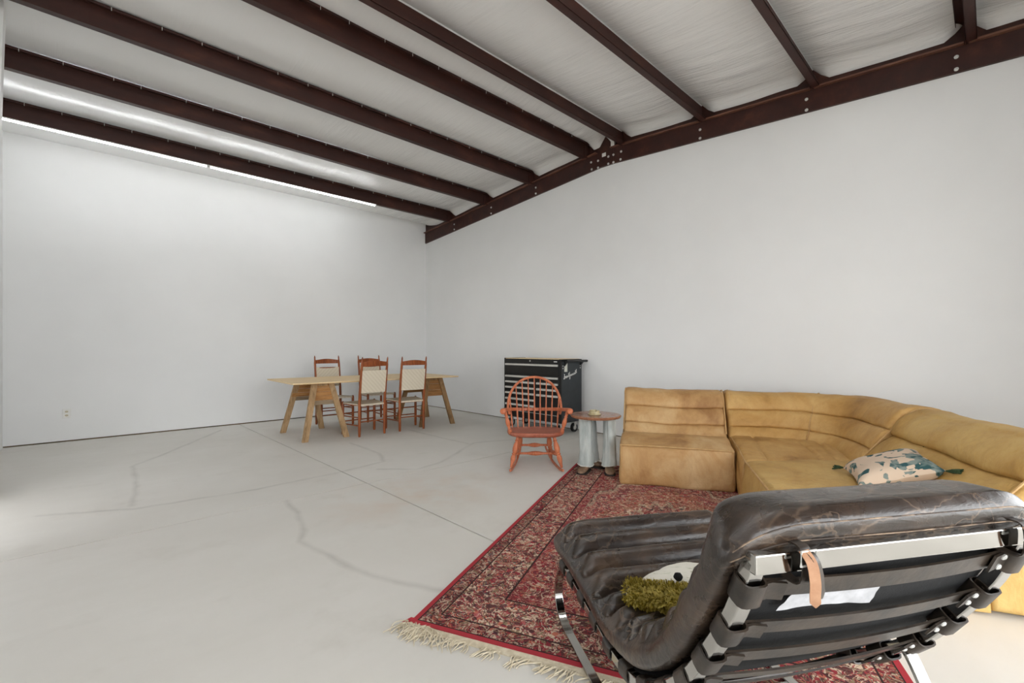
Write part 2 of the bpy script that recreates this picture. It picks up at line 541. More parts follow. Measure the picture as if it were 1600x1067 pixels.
M = dict(
    wall=m_wall(), floor=m_floor(), steel=m_steel(), insul=m_insul(), led=m_led(), chrome=m_chrome(), lounge=m_lounge(), rug=m_rug(), jean=m_jean(),
    sofa_a=m_sofa('tan_suede_leather', srgb(150, 108, 66), srgb(184, 144, 94), srgb(208, 177, 132), 0.0),
    sofa_b=m_sofa('ochre_suede_leather', srgb(146, 105, 55), srgb(182, 140, 80), srgb(203, 166, 108), 3.3),
    sofa_c=m_sofa('golden_suede_leather', srgb(154, 116, 58), srgb(186, 148, 84), srgb(204, 172, 110), 6.1),
    joint=two_tone('joint_dirt', srgb(70, 65, 56), srgb(104, 97, 86), 20, rough=0.95),
    earth=two_tone('pale_gravel_yard', srgb(182, 178, 170), srgb(204, 200, 192), 2, rough=0.95),
    sill=two_tone('weathered_sill_board', srgb(70, 68, 48), srgb(128, 98, 66), 1.2, (1, 1, 1), 0.9),
    galv=two_tone('zinc_bolt', srgb(200, 200, 196), srgb(232, 232, 228), 60, rough=0.35, metal=0.4),
    white_plastic=two_tone('white_plastic', srgb(226, 225, 220), srgb(236, 235, 231), 20, rough=0.4),
    ivory=two_tone('ivory_receptacle', srgb(196, 184, 156), srgb(208, 198, 172), 30, rough=0.45),
    black_enamel=two_tone('black_enamel', srgb(16, 17, 18), srgb(22, 23, 24), 10, rough=0.3, spec=0.45),
    side_enamel=two_tone('charcoal_enamel', srgb(42, 46, 49), srgb(50, 55, 58), 8, rough=0.5),
    alu=two_tone('brushed_aluminium_pull', srgb(196, 194, 188), srgb(222, 220, 214), 40, (1, 0.1, 4), rough=0.38, metal=0.35),
    rubber=two_tone('black_rubber', srgb(24, 24, 24), srgb(36, 36, 36), 20, rough=0.7),
    ply=m_wood('pale_plywood', srgb(214, 184, 138), srgb(226, 199, 155), srgb(236, 214, 174), (1.0, 9, 9), 2.2, 0.55, 0.05),
    plyedge=m_wood('plywood_edge', srgb(150, 112, 66), srgb(186, 148, 98), srgb(206, 170, 120), (1, 1, 40), 3, 0.6, 0.1),
    lumber=m_wood('weathered_lumber', srgb(122, 96, 66), srgb(170, 138, 100), srgb(196, 166, 128), (9, 9, 1.0), 2.4, 0.75, 0.2),
    board=m_wood('orange_pine_board', srgb(128, 84, 44), srgb(172, 122, 70), srgb(192, 146, 92), (1.5, 9, 16), 2.4, 0.7, 0.25),
    board_b=m_wood('dark_fir_board', srgb(108, 74, 38), srgb(146, 102, 56), srgb(168, 122, 72), (1.5, 9, 16), 2.4, 0.7, 0.25),
    board_g=m_wood('greyed_board', srgb(112, 94, 74), srgb(142, 122, 98), srgb(160, 140, 114), (1.5, 9, 16), 2.4, 0.8, 0.25),
    cherry=m_wood('cherry_chair_wood', srgb(104, 50, 22), srgb(142, 74, 34), srgb(166, 94, 48), (10, 10, 1.4), 2.5, 0.38, 0.05),
    tape_back=m_tape('cream_tape_weave', 'z'), tape_seat=m_tape('cream_tape_seat', 'y'),
    rocker=m_wood('salmon_painted_maple', srgb(150, 78, 50), srgb(190, 108, 72), srgb(208, 132, 92), (6, 6, 2), 4, 0.4, 0.08),
    rocker_seat=m_wood('worn_reddish_seat', srgb(128, 66, 48), srgb(160, 90, 68), srgb(182, 114, 90), (3, 7, 3), 4, 0.42, 0.08),
    walnut=m_wood('reddish_brown_tabletop', srgb(120, 74, 52), srgb(152, 104, 78), srgb(172, 128, 100), (3, 9, 3), 3, 0.22, 0.02),
    boot=two_tone('scuffed_brown_boot', srgb(92, 68, 50), srgb(150, 122, 96), 14, rough=0.6, bump=0.2),
    sole=two_tone('dark_boot_sole', srgb(34, 28, 24), srgb(48, 40, 34), 20, rough=0.8),
    hem=two_tone('frayed_denim_hem', srgb(186, 188, 180), srgb(222, 220, 210), 60, rough=0.95),
    clay=two_tone('khaki_glazed_ceramic', srgb(150, 136, 98), srgb(188, 176, 138), 14, rough=0.35),
    cord=two_tone('cotton_fringe', srgb(198, 184, 156), srgb(222, 211, 188), 40, rough=0.95),
    strap=two_tone('black_strap_leather', srgb(30, 25, 21), srgb(62, 52, 43), 14, rough=0.36, bump=0.15, bscale=60),
    cloth_black=two_tone('black_lining_cloth', srgb(14, 14, 15), srgb(24, 24, 25), 40, rough=0.9, bump=0.2, bscale=200),
    tan=two_tone('raw_tan_leather', srgb(172, 126, 94), srgb(194, 150, 118), 24, rough=0.6),
    cloth_white=two_tone('white_cotton_label', srgb(166, 166, 169), srgb(184, 184, 187), 30, rough=0.9, bump=0.3, bscale=14, bd=0.01),
    pillow_teal=m_pillow('teal_leaf_print', srgb(208, 186, 164), (srgb(52, 84, 86), srgb(128, 138, 132)), 9, 0.52),
    pillow_white=m_pillow('faint_sprig_print', srgb(226, 222, 210), (srgb(176, 178, 150), srgb(200, 200, 180)), 22, 0.62, (1, 3, 1)),
    tassel=two_tone('dark_green_tassel', srgb(34, 54, 32), srgb(58, 78, 48), 60, rough=0.95),
    pom=two_tone('black_wool', srgb(12, 12, 13), srgb(24, 24, 25), 90, rough=1.0),
)
k = NT('moss_shag_yarn')
oi = k.n('ShaderNodeNewGeometry')
M['shag'] = k.fin(k.ramp(oi.outputs['Random Per Island'], [(0.0, srgb(112, 98, 30)), (0.5, srgb(168, 148, 62)), (1.0, srgb(208, 190, 108))]), 0.95, spec=0.1)
M['steel_lip'] = two_tone('highlit_flange_steel', srgb(84, 50, 40), srgb(128, 88, 70), 9, (1, 0.3, 1), rough=0.45)  # lighter steel colour paints in the highlight along the flange lip
M['pipe'] = two_tone('sofa_piping', srgb(172, 132, 80), srgb(196, 160, 108), 8, rough=0.6)
M['seam'] = two_tone('worn_seam', srgb(60, 48, 40), srgb(176, 150, 124), 16, rough=0.6, lo=0.45, hi=0.7)

# ================================================================== STRUCTURE
# floor: four sawn slabs over a dirty joint bed
JX, JY, G = 1.888, 3.855, 0.0048
fl = MB().box(XL - 0.1, XW + 0.1, YN - 0.1, YA + 0.1, -0.16, -0.008).build('floor', M['joint'])
struct(fl, 'pale concrete floor slab with sawn control joints', 'floor')
for (x0, x1) in ((XL - 0.1, JX - G), (JX + G, XW + 0.1)):
    for (y0, y1) in ((YN - 0.1, JY - G), (JY + G, YA + 0.1)):
        MB().box(x0, x1, y0, y1, -0.02, 0.0).build('slab', M['floor'], fl)
gd = MB().box(-30, XL - 0.1, -24, 24, -0.2, -0.03)
gd.box(XL - 0.1, 24, -24, YN - 0.1, -0.2, -0.03)
gd = gd.build('ground', M['earth'])
pr = MB().box(XL - 7.2, XL - 0.1, OPEN_Y0 - 1.5, OPEN_Y1 + 3.0, 2.62, 2.72)  # unseen canopies, added to cut the sky light entering both doorways
for yy in (OPEN_Y0 - 1.4, OPEN_Y1 + 2.9): pr.box(XL - 7.15, XL - 7.05, yy - 0.05, yy + 0.05, -0.03, 2.62)
pr.box(XL - 0.1, XW + 0.1, YN - 4.6, YN - 0.1, 3.55, 3.65)
for xx in (XL, XW): pr.box(xx - 0.05, xx + 0.05, YN - 4.55, YN - 4.45, -0.03, 3.55)
struct(pr.build('sky_blocker', M['steel']), 'added unseen canopies blocking sky light outside the two doorways', 'light blocker')
struct(gd, 'pale gravel yard outside the doorways', 'ground')


def zb(Y):   # lower edge of the rake beam
    return 3.761 - 0.0742 * (Y - YR) if Y >= YR else 3.761 - 0.0685 * (YR - Y)


# walls
wa = MB().box(XL - 0.1, XW + 0.1, YA, YA + 0.1, 0.016, 3.85).build('wall_far', M['wall'])
struct(wa, 'white painted far wall behind the dining table', 'wall')
MB().box(XL, XW, YA + 0.012, YA + 0.09, -0.005, 0.03).build('sill_board', M['sill'], wa)
wb = MB().prism([(YN - 0.1, 0.012), (YA, 0.012), (YA, zb(YA) + 0.45), (YR, zb(YR) + 0.45), (YN - 0.1, zb(YN) + 0.45)], 'x', XW, XW + 0.1).build('wall_right', M['wall'])
struct(wb, 'tall white gable wall behind the sofa and tool chest', 'wall')
MB().box(XW + 0.012, XW + 0.09, YN, YA, -0.005, 0.03).build('sill_board', M['sill'], wb)
wn = MB().box(XL - 0.1, NDX0, YN - 0.1, YN, 0.0, 3.9)
wn.box(NDX1, XW + 0.1, YN - 0.1, YN, 0.0, 3.9)
wn.box(NDX0, NDX1, YN - 0.1, YN, NDZ, 3.9)
wn = wn.build('wall_near', M['wall'])
struct(wn, 'white near wall with a wide roll-up doorway', 'wall')
wl = MB()
wl.prism([(OPEN_Y1, 0.0), (YA, 0.0), (YA, 3.85), (OPEN_Y1, zb(OPEN_Y1) + 0.44)], 'x', XL - 0.1, XL)
wl.prism([(YN, 0.0), (OPEN_Y0, 0.0), (OPEN_Y0, zb(OPEN_Y0) + 0.44), (YN, zb(YN) + 0.44)], 'x', XL - 0.1, XL)
wl.prism([(OPEN_Y0, OPEN_Z), (OPEN_Y1, OPEN_Z), (OPEN_Y1, zb(OPEN_Y1) + 0.44), (YR, zb(YR) + 0.44), (OPEN_Y0, zb(OPEN_Y0) + 0.44)], 'x', XL - 0.1, XL)
struct(wl.build('wall_left', M['wall']), 'white left wall with a wide daylight doorway', 'wall')
# tapered frame column cased in white at the doorway's far jamb
tr = MB().hexa([(XL, OPEN_Y1, 0), (-0.50, OPEN_Y1, 0), (-0.50, OPEN_Y1 + 0.16, 0), (XL, OPEN_Y1 + 0.16, 0)],
               [(XL, OPEN_Y1, 4.05), (-0.405, OPEN_Y1, 4.05), (-0.405, OPEN_Y1 + 0.16, 4.05), (XL, OPEN_Y1 + 0.16, 4.05)]).build('trim_1', M['wall'])
struct(tr, 'white cased tapered column at the doorway', 'trim')

# roof: deck + one insulation blanket per bay
rz = lambda Y: zb(Y) + 0.415
dk = MB()
for a, b in ((YA + 0.1, YR), (YR, YN - 0.1)):
    dk.hexa([(XL - 0.1, b, rz(b) + 0.012), (XW + 0.1, b, rz(b) + 0.012), (XW + 0.1, a, rz(a) + 0.012), (XL - 0.1, a, rz(a) + 0.012)],
            [(XL - 0.1, b, rz(b) + 0.10), (XW + 0.1, b, rz(b) + 0.10), (XW + 0.1, a, rz(a) + 0.10), (XL - 0.1, a, rz(a) + 0.10)])
cl = dk.build('ceiling', M['steel'])
struct(cl, 'sloped metal roof lined with white vinyl-faced insulation between brown purlins', 'ceiling')
PUR = [7.345, 6.240, 5.125, 4.020, 3.450, 2.360, 1.235, 0.141]        # web positions
edges = [YA] + PUR[:4] + [YR] + PUR[4:] + [YN]
for bi, (ya, yb) in enumerate(zip(edges, edges[1:])):
    def f(s, t, ya=ya, yb=yb, bi=bi):
        x = XL + (XW - 0.005 - XL) * (1 - (1 - s) ** 1.6)
        y = ya + (yb - ya) * t
        g = (XW - x)
        bell = math.sin(PI * t) ** 0.7 if 0 < t < 1 else 0.0
        ek = math.exp(-(g / 0.075) ** 1.6)
        if bi == 0: ek *= min(1, t * 2.2) ** 0.7
        dp_ = min(abs(y - ya) if bi else 9.0, abs(y - yb)); ek *= min(1.0, dp_ / 0.10) ** 1.5
        tuck = 0.125 * ek
        sag = 0.035 * (1 - ek)
        w = noise.noise(Vector((x * 7.5 + y * 1.1 + bi * 3.1, y * 0.9 + bi * 7.7, bi))) * 0.018 * math.exp(-(g / 1.3)) * (0.03 + bell)
        w2 = noise.noise(Vector((x * 1.6, y * 1.2 + bi * 5, 4.0))) * 0.012 * bell
        return (x, y, rz(y) - 0.004 - sag * bell - tuck + w + w2)
    MB().grid(150, 16, f).build('insulation_blanket', M['insul'], cl, smooth=True, angle=0)

# rake beam along the gable wall
rk = thing('rake_beam', 'dark brown steel rake beam bolted along the top of the gable wall', 'beam', (0, 0, 0))
for (a, b) in ((YA - 0.002, YR + 0.09), (YR + 0.09, YR - 0.14), (YR - 0.14, YN + 0.005)):
    xo = 0.0 if abs(a - b) > 1 else 0.006
    MB().prism([(a, zb(a)), (b, zb(b)), (b, zb(b) + 0.213), (a, zb(a) + 0.213)], 'x', XW - 0.028 - xo, XW + 0.004).build('web' if not xo else 'splice_plate', M['steel'], rk)
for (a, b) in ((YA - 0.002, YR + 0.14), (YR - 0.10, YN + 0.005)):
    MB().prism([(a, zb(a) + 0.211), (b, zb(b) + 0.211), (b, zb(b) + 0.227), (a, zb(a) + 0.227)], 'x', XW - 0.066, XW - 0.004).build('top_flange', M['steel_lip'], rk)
for (a, b) in ((YA - 0.002, YR), (YR, YN + 0.005)):
    MB().prism([(a, zb(a) + 0.20), (b, zb(b) + 0.20), (b, rz(b)), (a, rz(a))], 'x', XW - 0.012, XW + 0.002).build('upper_channel', M['steel'], rk)
bolt = MB().lathe([(0.0, 0.0), (0.016, 0.0), (0.016, 0.005), (0.011, 0.006), (0.011, 0.013), (0.0, 0.014)], 8)
bme = None
for (y, zz) in [(7.222, 3.625), (7.222, 3.525), (6.13, 3.71), (6.13, 3.604), (5.042, 3.786), (5.042, 3.69), (3.955, 3.87), (3.945, 3.767), (3.831, 3.854), (3.831, 3.757),
                (3.659, 3.861), (3.659, 3.762), (3.576, 3.862), (3.576, 3.758), (3.454, 3.868), (3.464, 3.765), (2.376, 3.791), (2.376, 3.69),
                (1.287, 3.721), (1.287, 3.613), (0.2, 3.648), (0.2, 3.545)]:
    if bme is None:
        o = bolt.build('bolt', M['galv'], rk, smooth=True); bme = o
    else:
        o = bme.copy(); COL.objects.link(o)
    o.location = (XW - 0.031, y, zz); o.rotation_euler = (0, R(-90), 0)
    if 3.4 < y < 3.9: o.location.x -= 0.005
MB().box(XW - 0.037, XW - 0.033, YR - 0.018, YR + 0.045, zb(YR) + 0.125, zb(YR) + 0.175).build('maker_label', M['white_plastic'], rk)
tag(MB().box(XW - 0.07, XW - 0.03, 3.545, 3.60, zb(3.57) + 0.224, zb(3.57) + 0.285).build('junction_box', M['white_plastic'], None, bevel=0.004),
    'small white box sitting on the rake beam beside the ridge splice', 'junction box')

# purlins
PLAB = ['brown steel roof purlin carrying the lit strip lights, next to the far wall',
        'brown steel roof purlin, second out from the far wall and first past the strip lights',
        'brown steel roof purlin, third out from the far wall',
        'brown steel roof purlin, fourth from the far wall, just before the ridge splice',
        'brown steel roof purlin landing beside the small white box past the ridge splice',
        'brown steel roof purlin, first full bay past the ridge on the sofa side',
        'brown steel roof purlin, second full bay past the ridge on the sofa side',
        'brown steel roof purlin farthest past the ridge, third full bay on the sofa side']
for i, y in enumerate(PUR):
    s = 1 if i < 4 else -1                     # bottom flange points down-slope
    z0 = zb(y) + 0.210; z1 = rz(y) - 0.024
    p = thing('roof_purlin', PLAB[i], 'beam', (0, y, z0), group='roof purlins')
    h = z1 - z0; e = XW - 0.014
    b = MB()
    b.box(XL, e, -0.002, 0.002, 0, h)
    b.box(XL, e, min(0, s * 0.065), max(0, s * 0.065), 0, 0.004)
    b.box(XL, e, min(s * 0.061, s * 0.065), max(s * 0.061, s * 0.065), 0, 0.018)
    b.box(XL, e, min(0, -s * 0.065), max(0, -s * 0.065), h - 0.004, h)
    b.box(XL, e, min(-s * 0.061, -s * 0.065), max(-s * 0.061, -s * 0.065), h - 0.022, h)
    b.build('section', M['steel'], p)
    MB().box(e - 0.10, e, -s * 0.010 - 0.003, -s * 0.010 + 0.003, -0.004, h * 0.85).build('clip', M['steel'], p)
    nb = 18
    tk = MB()
    for j in range(nb):
        xx = XL + 0.25 + j * 0.31 + random.uniform(-0.05, 0.05)
        if xx < e - 0.2: tk.box(xx - 0.0025, xx + 0.0025, -s * 0.066 - 0.0015, -s * 0.066 + 0.0015, h - 0.034, h - 0.004)
    tag(tk.build('screw_tips', M['galv'], p), kind='stuff')

# LED strips under the first purlin, plus two unseen near rows added as fill
for (y, a, b, lab) in ((7.362, -0.60, 1.305, 'lit white LED strip light whose end meets the cased column'), (7.362, 1.325, 3.765, 'lit white LED strip light ending short of the gable wall'),
                       (0.05, -0.58, 1.27, 'added unseen LED fill strip by the near wall, at the doorway end'), (0.05, 1.29, 3.20, 'added unseen LED fill strip by the near wall, over the lounge chair'),
                       (1.20, -0.58, 1.27, 'added unseen LED fill strip one purlin in from the near wall, at the doorway end'), (1.20, 1.29, 3.20, 'added unseen LED fill strip one purlin in from the near wall, towards the sofa')):
    z = zb(y) + 0.206
    t = thing('strip_light', lab, 'light', ((a + b) / 2, y, z), group='strip lights')
    L = (b - a) / 2
    MB().box(-L, L, -0.016, 0.016, -0.010, 0.004).build('housing', M['white_plastic'], t)
    MB().tube([(-L + 0.012, 0, -0.014), (L - 0.012, 0, -0.014)], 0.012, 10).build('diffuser', M['led'], t, smooth=True)
    for sx in (-1, 1):
        MB().box(sx * L - 0.012, sx * L + 0.012, -0.017, 0.017, -0.029, 0.004).build('end_cap', M['white_plastic'], t)

# outlet on the far wall
t = thing('wall_outlet', 'white duplex wall outlet low on the far wall', 'outlet', (-0.076, YA, 0.364))
MB().box(-0.04, 0.04, -0.007, 0.0, -0.06, 0.06).build('cover_plate', M['white_plastic'], t, bevel=0.003)
for sz in (-1, 1):
    o = MB().prism([(0.017 * math.cos(a), 0.013 * math.sin(a)) for a in [2 * PI * q / 14 for q in range(14)]], 'y', -0.0095, -0.005).build('receptacle', M['ivory'], t)
    o.location = (0, 0, sz * 0.024)
    for sx in (-0.006, 0.006):
        MB().box(sx - 0.0012, sx + 0.0012, -0.0102, -0.009, -0.005, 0.005).build('slot', M['rubber'], o)

# ================================================================== RUG
ra = math.atan2(0.412, 0.911)
rug = thing('persian_rug', 'red patterned Persian rug with cream fringe under the lounge chair and sofa', 'rug', (1.057 + 0.0, 1.753, 0.0), ra - PI / 2)
# local x = across (towards the sofa end), y = along
def rugp(s, t):
    x, y = s * RUG_W, t * RUG_L
    return (x, y, 0.009 + 0.0012 * noise.noise(Vector((x * 3, y * 3, 0))))
b = MB().grid(40, 60, rugp)
b.box(0.0, RUG_W, 0.0, RUG_L, 0.0, 0.0075)
b.build('pile', M['rug'], rug, smooth=True, angle=30)
b = MB()
b.box(0.03, RUG_W, -0.036, 0.004, 0.0005, 0.006)
for i in range(330):
    x = 0.02 + (RUG_W - 0.03) * (i + random.random() * 0.6) / 330
    if i >= 40 and noise.noise(Vector((x * 16, 7.0, 0))) < -0.12: continue
    if i < 40: bx, ln = random.uniform(-0.05, 0.05), random.uniform(0.05, 0.10)
    else: bx, ln = random.uniform(-0.05, -0.005) + 0.03 * noise.noise(Vector((x * 7, 0, 0))), 0.055 + 0.035 * noise.noise(Vector((x * 9, 3, 0))) + random.uniform(-0.01, 0.02)
    c = random.uniform(-0.02, 0.02)
    pts = [(x, -0.026, 0.005), (x + bx * 0.2, -0.026 - ln * 0.35, 0.006 + random.random() * 0.006), (x + bx * 0.6 + c, -0.026 - ln * 0.7, 0.004 + random.random() * 0.004), (x + bx + c, -0.026 - ln, 0.003)]
    b.tube(pts, [0.0030, 0.0028, 0.0024, 0.0014], 4)
tag(b.build('fringe', M['cord'], rug, smooth=True), kind='stuff')
# knotted tassel bundle at the folded corner
b = MB()
for i in range(70):
    a = random.uniform(-2.6, -0.4); L = random.uniform(0.04, 0.10); x0 = random.uniform(-0.03, 0.10); y0 = random.uniform(-0.02, 0.01)
    m = (x0 + math.cos(a) * L * 0.6 + random.uniform(-0.02, 0.02), y0 + math.sin(a) * L * 0.5, random.uniform(0.006, 0.016))
    b.tube(smooth_path([(x0, y0, 0.008), m, (x0 + math.cos(a) * L, y0 + math.sin(a) * L, 0.003)], 3), 0.0022, 4)
tag(b.build('corner_tassels', M['cord'], rug, smooth=True), kind='stuff')
MB().hexa([(-0.035, -0.012, 0.001), (0.0, -0.018, 0.001), (0.012, 0.03, 0.001), (-0.012, 0.03, 0.001)], [(-0.035, -0.012, 0.006), (0.0, -0.018, 0.006), (0.012, 0.03, 0.011), (-0.012, 0.03, 0.011)]).build('corner_binding', two_tone('red_binding', srgb(160, 34, 46), srgb(184, 46, 58), 30, rough=0.95), rug)

# ================================================================== SOFA
SA = math.atan2(-0.876, 0.483)
E2 = Vector((0.483, -0.876)); B2 = Vector((0.876, 0.483))
def sofa_at(e, b): p = E2 * e + B2 * b; return (p.x, p.y, 0.0)


def offset2d(loop, d):
    n = len(loop); out = []
    area = sum(loop[i][0] * loop[(i + 1) % n][1] - loop[(i + 1) % n][0] * loop[i][1] for i in range(n))
    sg = 1 if area > 0 else -1
    for i in range(n):
        a = Vector(loop[i - 1]); c = Vector(loop[(i + 1) % n]); t = (c - a)
        if t.length < 1e-9: out.append(tuple(loop[i])); continue
        t.normalize()
        nrm = Vector((-t.y, t.x)) * sg
        out.append((loop[i][0] + nrm.x * d, loop[i][1] + nrm.y * d))
    return out


def ends(W, n, r):
    """stations along the width with rounded ends -> (pos, inset)"""
    st = [(r * (1 - math.cos(a)), r * (1 - math.sin(a))) for a in [PI / 2 * q / 5 for q in range(5)]]
    mid = [(r + (W - 2 * r) * q / n, 0.0) for q in range(n + 1)]
    return st + mid + [(W - p, i) for p, i in reversed(st)]


def seat_loop(depth, zf=0.345, zr=0.40):
    c = [(0.03, 0.0), (0.0, 0.02), (-0.010, 0.10), (-0.014, 0.19), (-0.006, 0.28), (0.004, zf - 0.012), (0.022, zf + 0.008), (0.07, zf + 0.022),
         (depth * 0.35, zf + 0.035), (depth * 0.65, (zf + zr) / 2 + 0.026), (depth * 0.9, zr + 0.004), (depth, zr - 0.01), (depth + 0.05, zr - 0.05), (depth + 0.05, 0.0)]
    p = smooth_path([(q[0], q[1], 0) for q in c[:-1]], 4)
    return [(q.x, q.y) for q in p] + [(depth + 0.05, 0.2), (depth + 0.05, 0.01), (depth * 0.5, 0.0)]


def back_loop(nb, lean=0.26, z0=0.33, z1=0.775, puff=0.034, rear=0.55, pw=0.36):
    N = nb * 20
    pts = [(0.06, 0.02), (0.03, 0.2)]
    for i in range(N + 1):
        t = i / N
        q_ = t * nb
        if nb == 2: q_ = t / 0.6 if t < 0.6 else 1 + (t - 0.6) / 0.4
        ph = abs(math.sin(PI * q_)) ** pw
        pts.append((lean * t ** 1.1 - puff * ph + puff * 0.4, z0 + (z1 - z0) * t + 0.006 * ph * t))
    for q in range(1, 9):
        a = PI * q / 9
        l_ = lean + puff * 0.4; cx = (l_ + rear) / 2
        pts.append((cx - (rear - l_) / 2 * math.cos(a), z1 + 0.028 * math.sin(a) - 0.05 * (q / 9) ** 2))
    pts += [(rear, z1 - 0.07), (rear + 0.012, 0.55), (rear + 0.012, 0.3), (rear, 0.06), (rear - 0.02, 0.01)]
    return pts


def module(name, label, W, depth, nb, mat, loc, lean=0.26, puff=0.034, seam=None, along=True, pw=0.36, rz_=SA, seed=0.0, zr=0.40):
    """armless sofa unit: local x = width, local y = depth (front at 0)"""
    t = thing(name, label, 'sofa', loc, rz_, 'leather sofa units')
    lp = seat_loop(depth, zr=zr)
    b = MB().loft([[(x, p[0], max(p[1], 0.0)) for p in offset2d(lp, ins)] for x, ins in ends(W, 26, 0.035)])
    b.wobble(0.012, 3.0, seed=seed + 1).wobble(0.005, 9, seed=seed)
    b.v = [(x, y, max(z, 0.0)) for x, y, z in b.v]
    so = b.build('seat', mat, t, smooth=True, angle=70)
    bl = back_loop(nb, lean, puff=puff, pw=pw)
    b = MB().loft([[(x, p[0] + depth, max(p[1], 0.0)) for p in offset2d(bl, ins)] for x, ins in ends(W, 34, 0.04)])
    b.wobble(0.016, 2.6, seed=seed + 4).wobble(0.006, 10, (1, 1, 0.5), seed=seed + 2)
    b.v = [(x, y, max(z, 0.0)) for x, y, z in b.v]
    bo = b.build('backrest', mat, t, smooth=True, angle=70)
    # piping: front top edge and corners of the seat, edge of the back
    MB().tube(smooth_path([(0.03, -0.004, 0.05), (0.022, -0.010, 0.2), (0.02, 0.002, 0.335), (0.05, 0.004, 0.352), (W * 0.5, 0.0, 0.356), (W - 0.05, 0.004, 0.352), (W - 0.02, 0.002, 0.335), (W - 0.022, -0.010, 0.2), (W - 0.03, -0.004, 0.05)], 6), 0.0065, 6).build('piping', M['pipe'], so, smooth=True)
    for x in (0.012, W - 0.012):
        MB().tube(smooth_path([(x, depth + 0.005, 0.42), (x, depth + lean * 0.5 - 0.012, 0.58), (x, depth + lean - 0.005, 0.76), (x, depth + lean + 0.09, 0.792), (x, depth + 0.48, 0.76)], 6), 0.006, 6).build('piping', M['pipe'], bo, smooth=True)
    return t


s1 = module('sofa_unit', 'tan suede armless sofa unit beside the denim-legged side table', 0.94, 0.425, 3, M['sofa_a'], sofa_at(-0.31, 4.146), zr=0.40, seed=0.3)
s3 = module('sofa_unit', 'golden leather sofa unit with two thick back rolls holding the teal pillow', 1.262, 0.745, 2, M['sofa_c'], sofa_at(0.64, 2.585), lean=0.30, puff=0.055, pw=0.5, rz_=SA + 0.0, seed=5.0)
# the long unit faces -e: turn it so that its front looks that way
s3.rotation_euler = (0, 0, SA - PI / 2)
s3.location = sofa_at(0.64, 3.848)

# corner unit
ct = thing('corner_sofa_unit', 'curved ochre leather corner sofa unit between the tan and golden units', 'sofa', sofa_at(0.645, 3.856), SA, 'leather sofa units')
CW, CD = 1.285, 1.294                      # local x (e) and y (b)
def seat_pt(s, t):
    x = s * (CW - 0.12); y = t * (CD - 0.12)
    ed = min(x / 0.05, 1.0)
    ed2 = min(y / 0.03, 1.0)
    z = 0.352 + 0.055 * min(y / 0.75, 1) + 0.012 * math.sin(PI * min(1, y / 0.8))
    z -= 0.035 * (1 - ed) ** 2 + 0.02 * (1 - ed2) ** 2
    for sx in (0.17, 0.53, 0.66):
        z -= 0.016 * math.exp(-((x - sx - 0.03 * y) / 0.012) ** 2)
    z += 0.008 * noise.noise(Vector((x * 4, y * 4, 2)))
    return (x, y, z)
b = MB().grid(60, 50, seat_pt)
n0 = len(b.v)
# skirt down to the floor
ring = [(i, 0) for i in range(61)] + [(60, j) for j in range(1, 51)] + [(i, 50) for i in range(59, -1, -1)] + [(0, j) for j in range(49, 0, -1)]
idx = [j * 61 + i for i, j in ring]
sv = []
for lev, zz in enumerate((0.25, 0.12, 0.0)):
    for q in idx:
        x, y, z = b.v[q]
        o = (0.010, 0.012, -0.005)[lev]
        sv.append((x - (o if x < 0.01 else 0), y - (o * 0.4 if y < 0.01 else 0), zz))
N = len(idx)
b.v += sv
for k_ in range(N):
    k2 = (k_ + 1) % N
    b.f.append((idx[k_], idx[k2], n0 + k2, n0 + k_))
    b.f.append((n0 + k_, n0 + k2, n0 + N + k2, n0 + N + k_))
    b.f.append((n0 + N + k_, n0 + N + k2, n0 + 2 * N + k2, n0 + 2 * N + k_))
b.v = [(x, y, max(z, 0)) for x, y, z in b.v]
cs = b.build('seat', M['sofa_b'], ct, smooth=True, angle=70)
MB().tube([(x, y, z + 0.002) for x, y, z in [seat_pt(0.01, q / 40) for q in range(1, 40)]], 0.006, 6).build('piping', M['pipe'], cs, smooth=True)
# back swept round the corner: crease path, outward = away from the seat
cp = [Vector((0.035, 0.74, 0)), Vector((0.25, 0.742, 0)), Vector((0.42, 0.735, 0))]
for q in range(0, 9):
    a = PI / 2 - PI / 2 * q / 8
    cp.append(Vector((0.44 + 0.30 * math.cos(a), 0.435 + 0.30 * math.sin(a), 0)))
cp += [Vector((0.742, 0.25, 0)), Vector((0.742, 0.035, 0))]
cp, _ = resample(smooth_path(cp, 4), 60)
bl = back_loop(3)
loops = []
st = [(-0.035 * math.cos(a), 0.035 * (1 - math.sin(a))) for a in [PI / 2 * q / 5 for q in range(5)]]
full = [(0, o, i) for o, i in st] + [(q, 0, 0) for q in range(61)] + [(60, -o, i) for o, i in reversed(st)]
for q, off, ins in full:
    t_ = (cp[min(q + 1, 60)] - cp[max(q - 1, 0)]).normalized()
    out = Vector((-t_.y, t_.x, 0))
    p = cp[q] + t_ * off
    loops.append([(p.x + out.x * w[0], p.y + out.y * w[0], max(w[1], 0)) for w in offset2d(bl, ins)])
b = MB().loft(loops)
b.wobble(0.016, 2.6, seed=9).wobble(0.007, 9, (1, 1, 0.5), seed=3)
b.v = [(x, y, max(z, 0)) for x, y, z in b.v]
cb = b.build('backrest', M['sofa_b'], ct, smooth=True, angle=70)
for q in (0, 27, 60):
    t_ = (cp[min(q + 1, 60)] - cp[max(q - 1, 0)]).normalized(); out = Vector((-t_.y, t_.x, 0))
    pts = [cp[q] + out * (w[0] - (0.004 if 0 < q < 60 else -0.008)) + Vector((0, 0, w[1])) for w in back_loop(3)[8:66]]
    MB().tube(pts, 0.006, 6).build('piping', M['pipe'], cb, smooth=True)


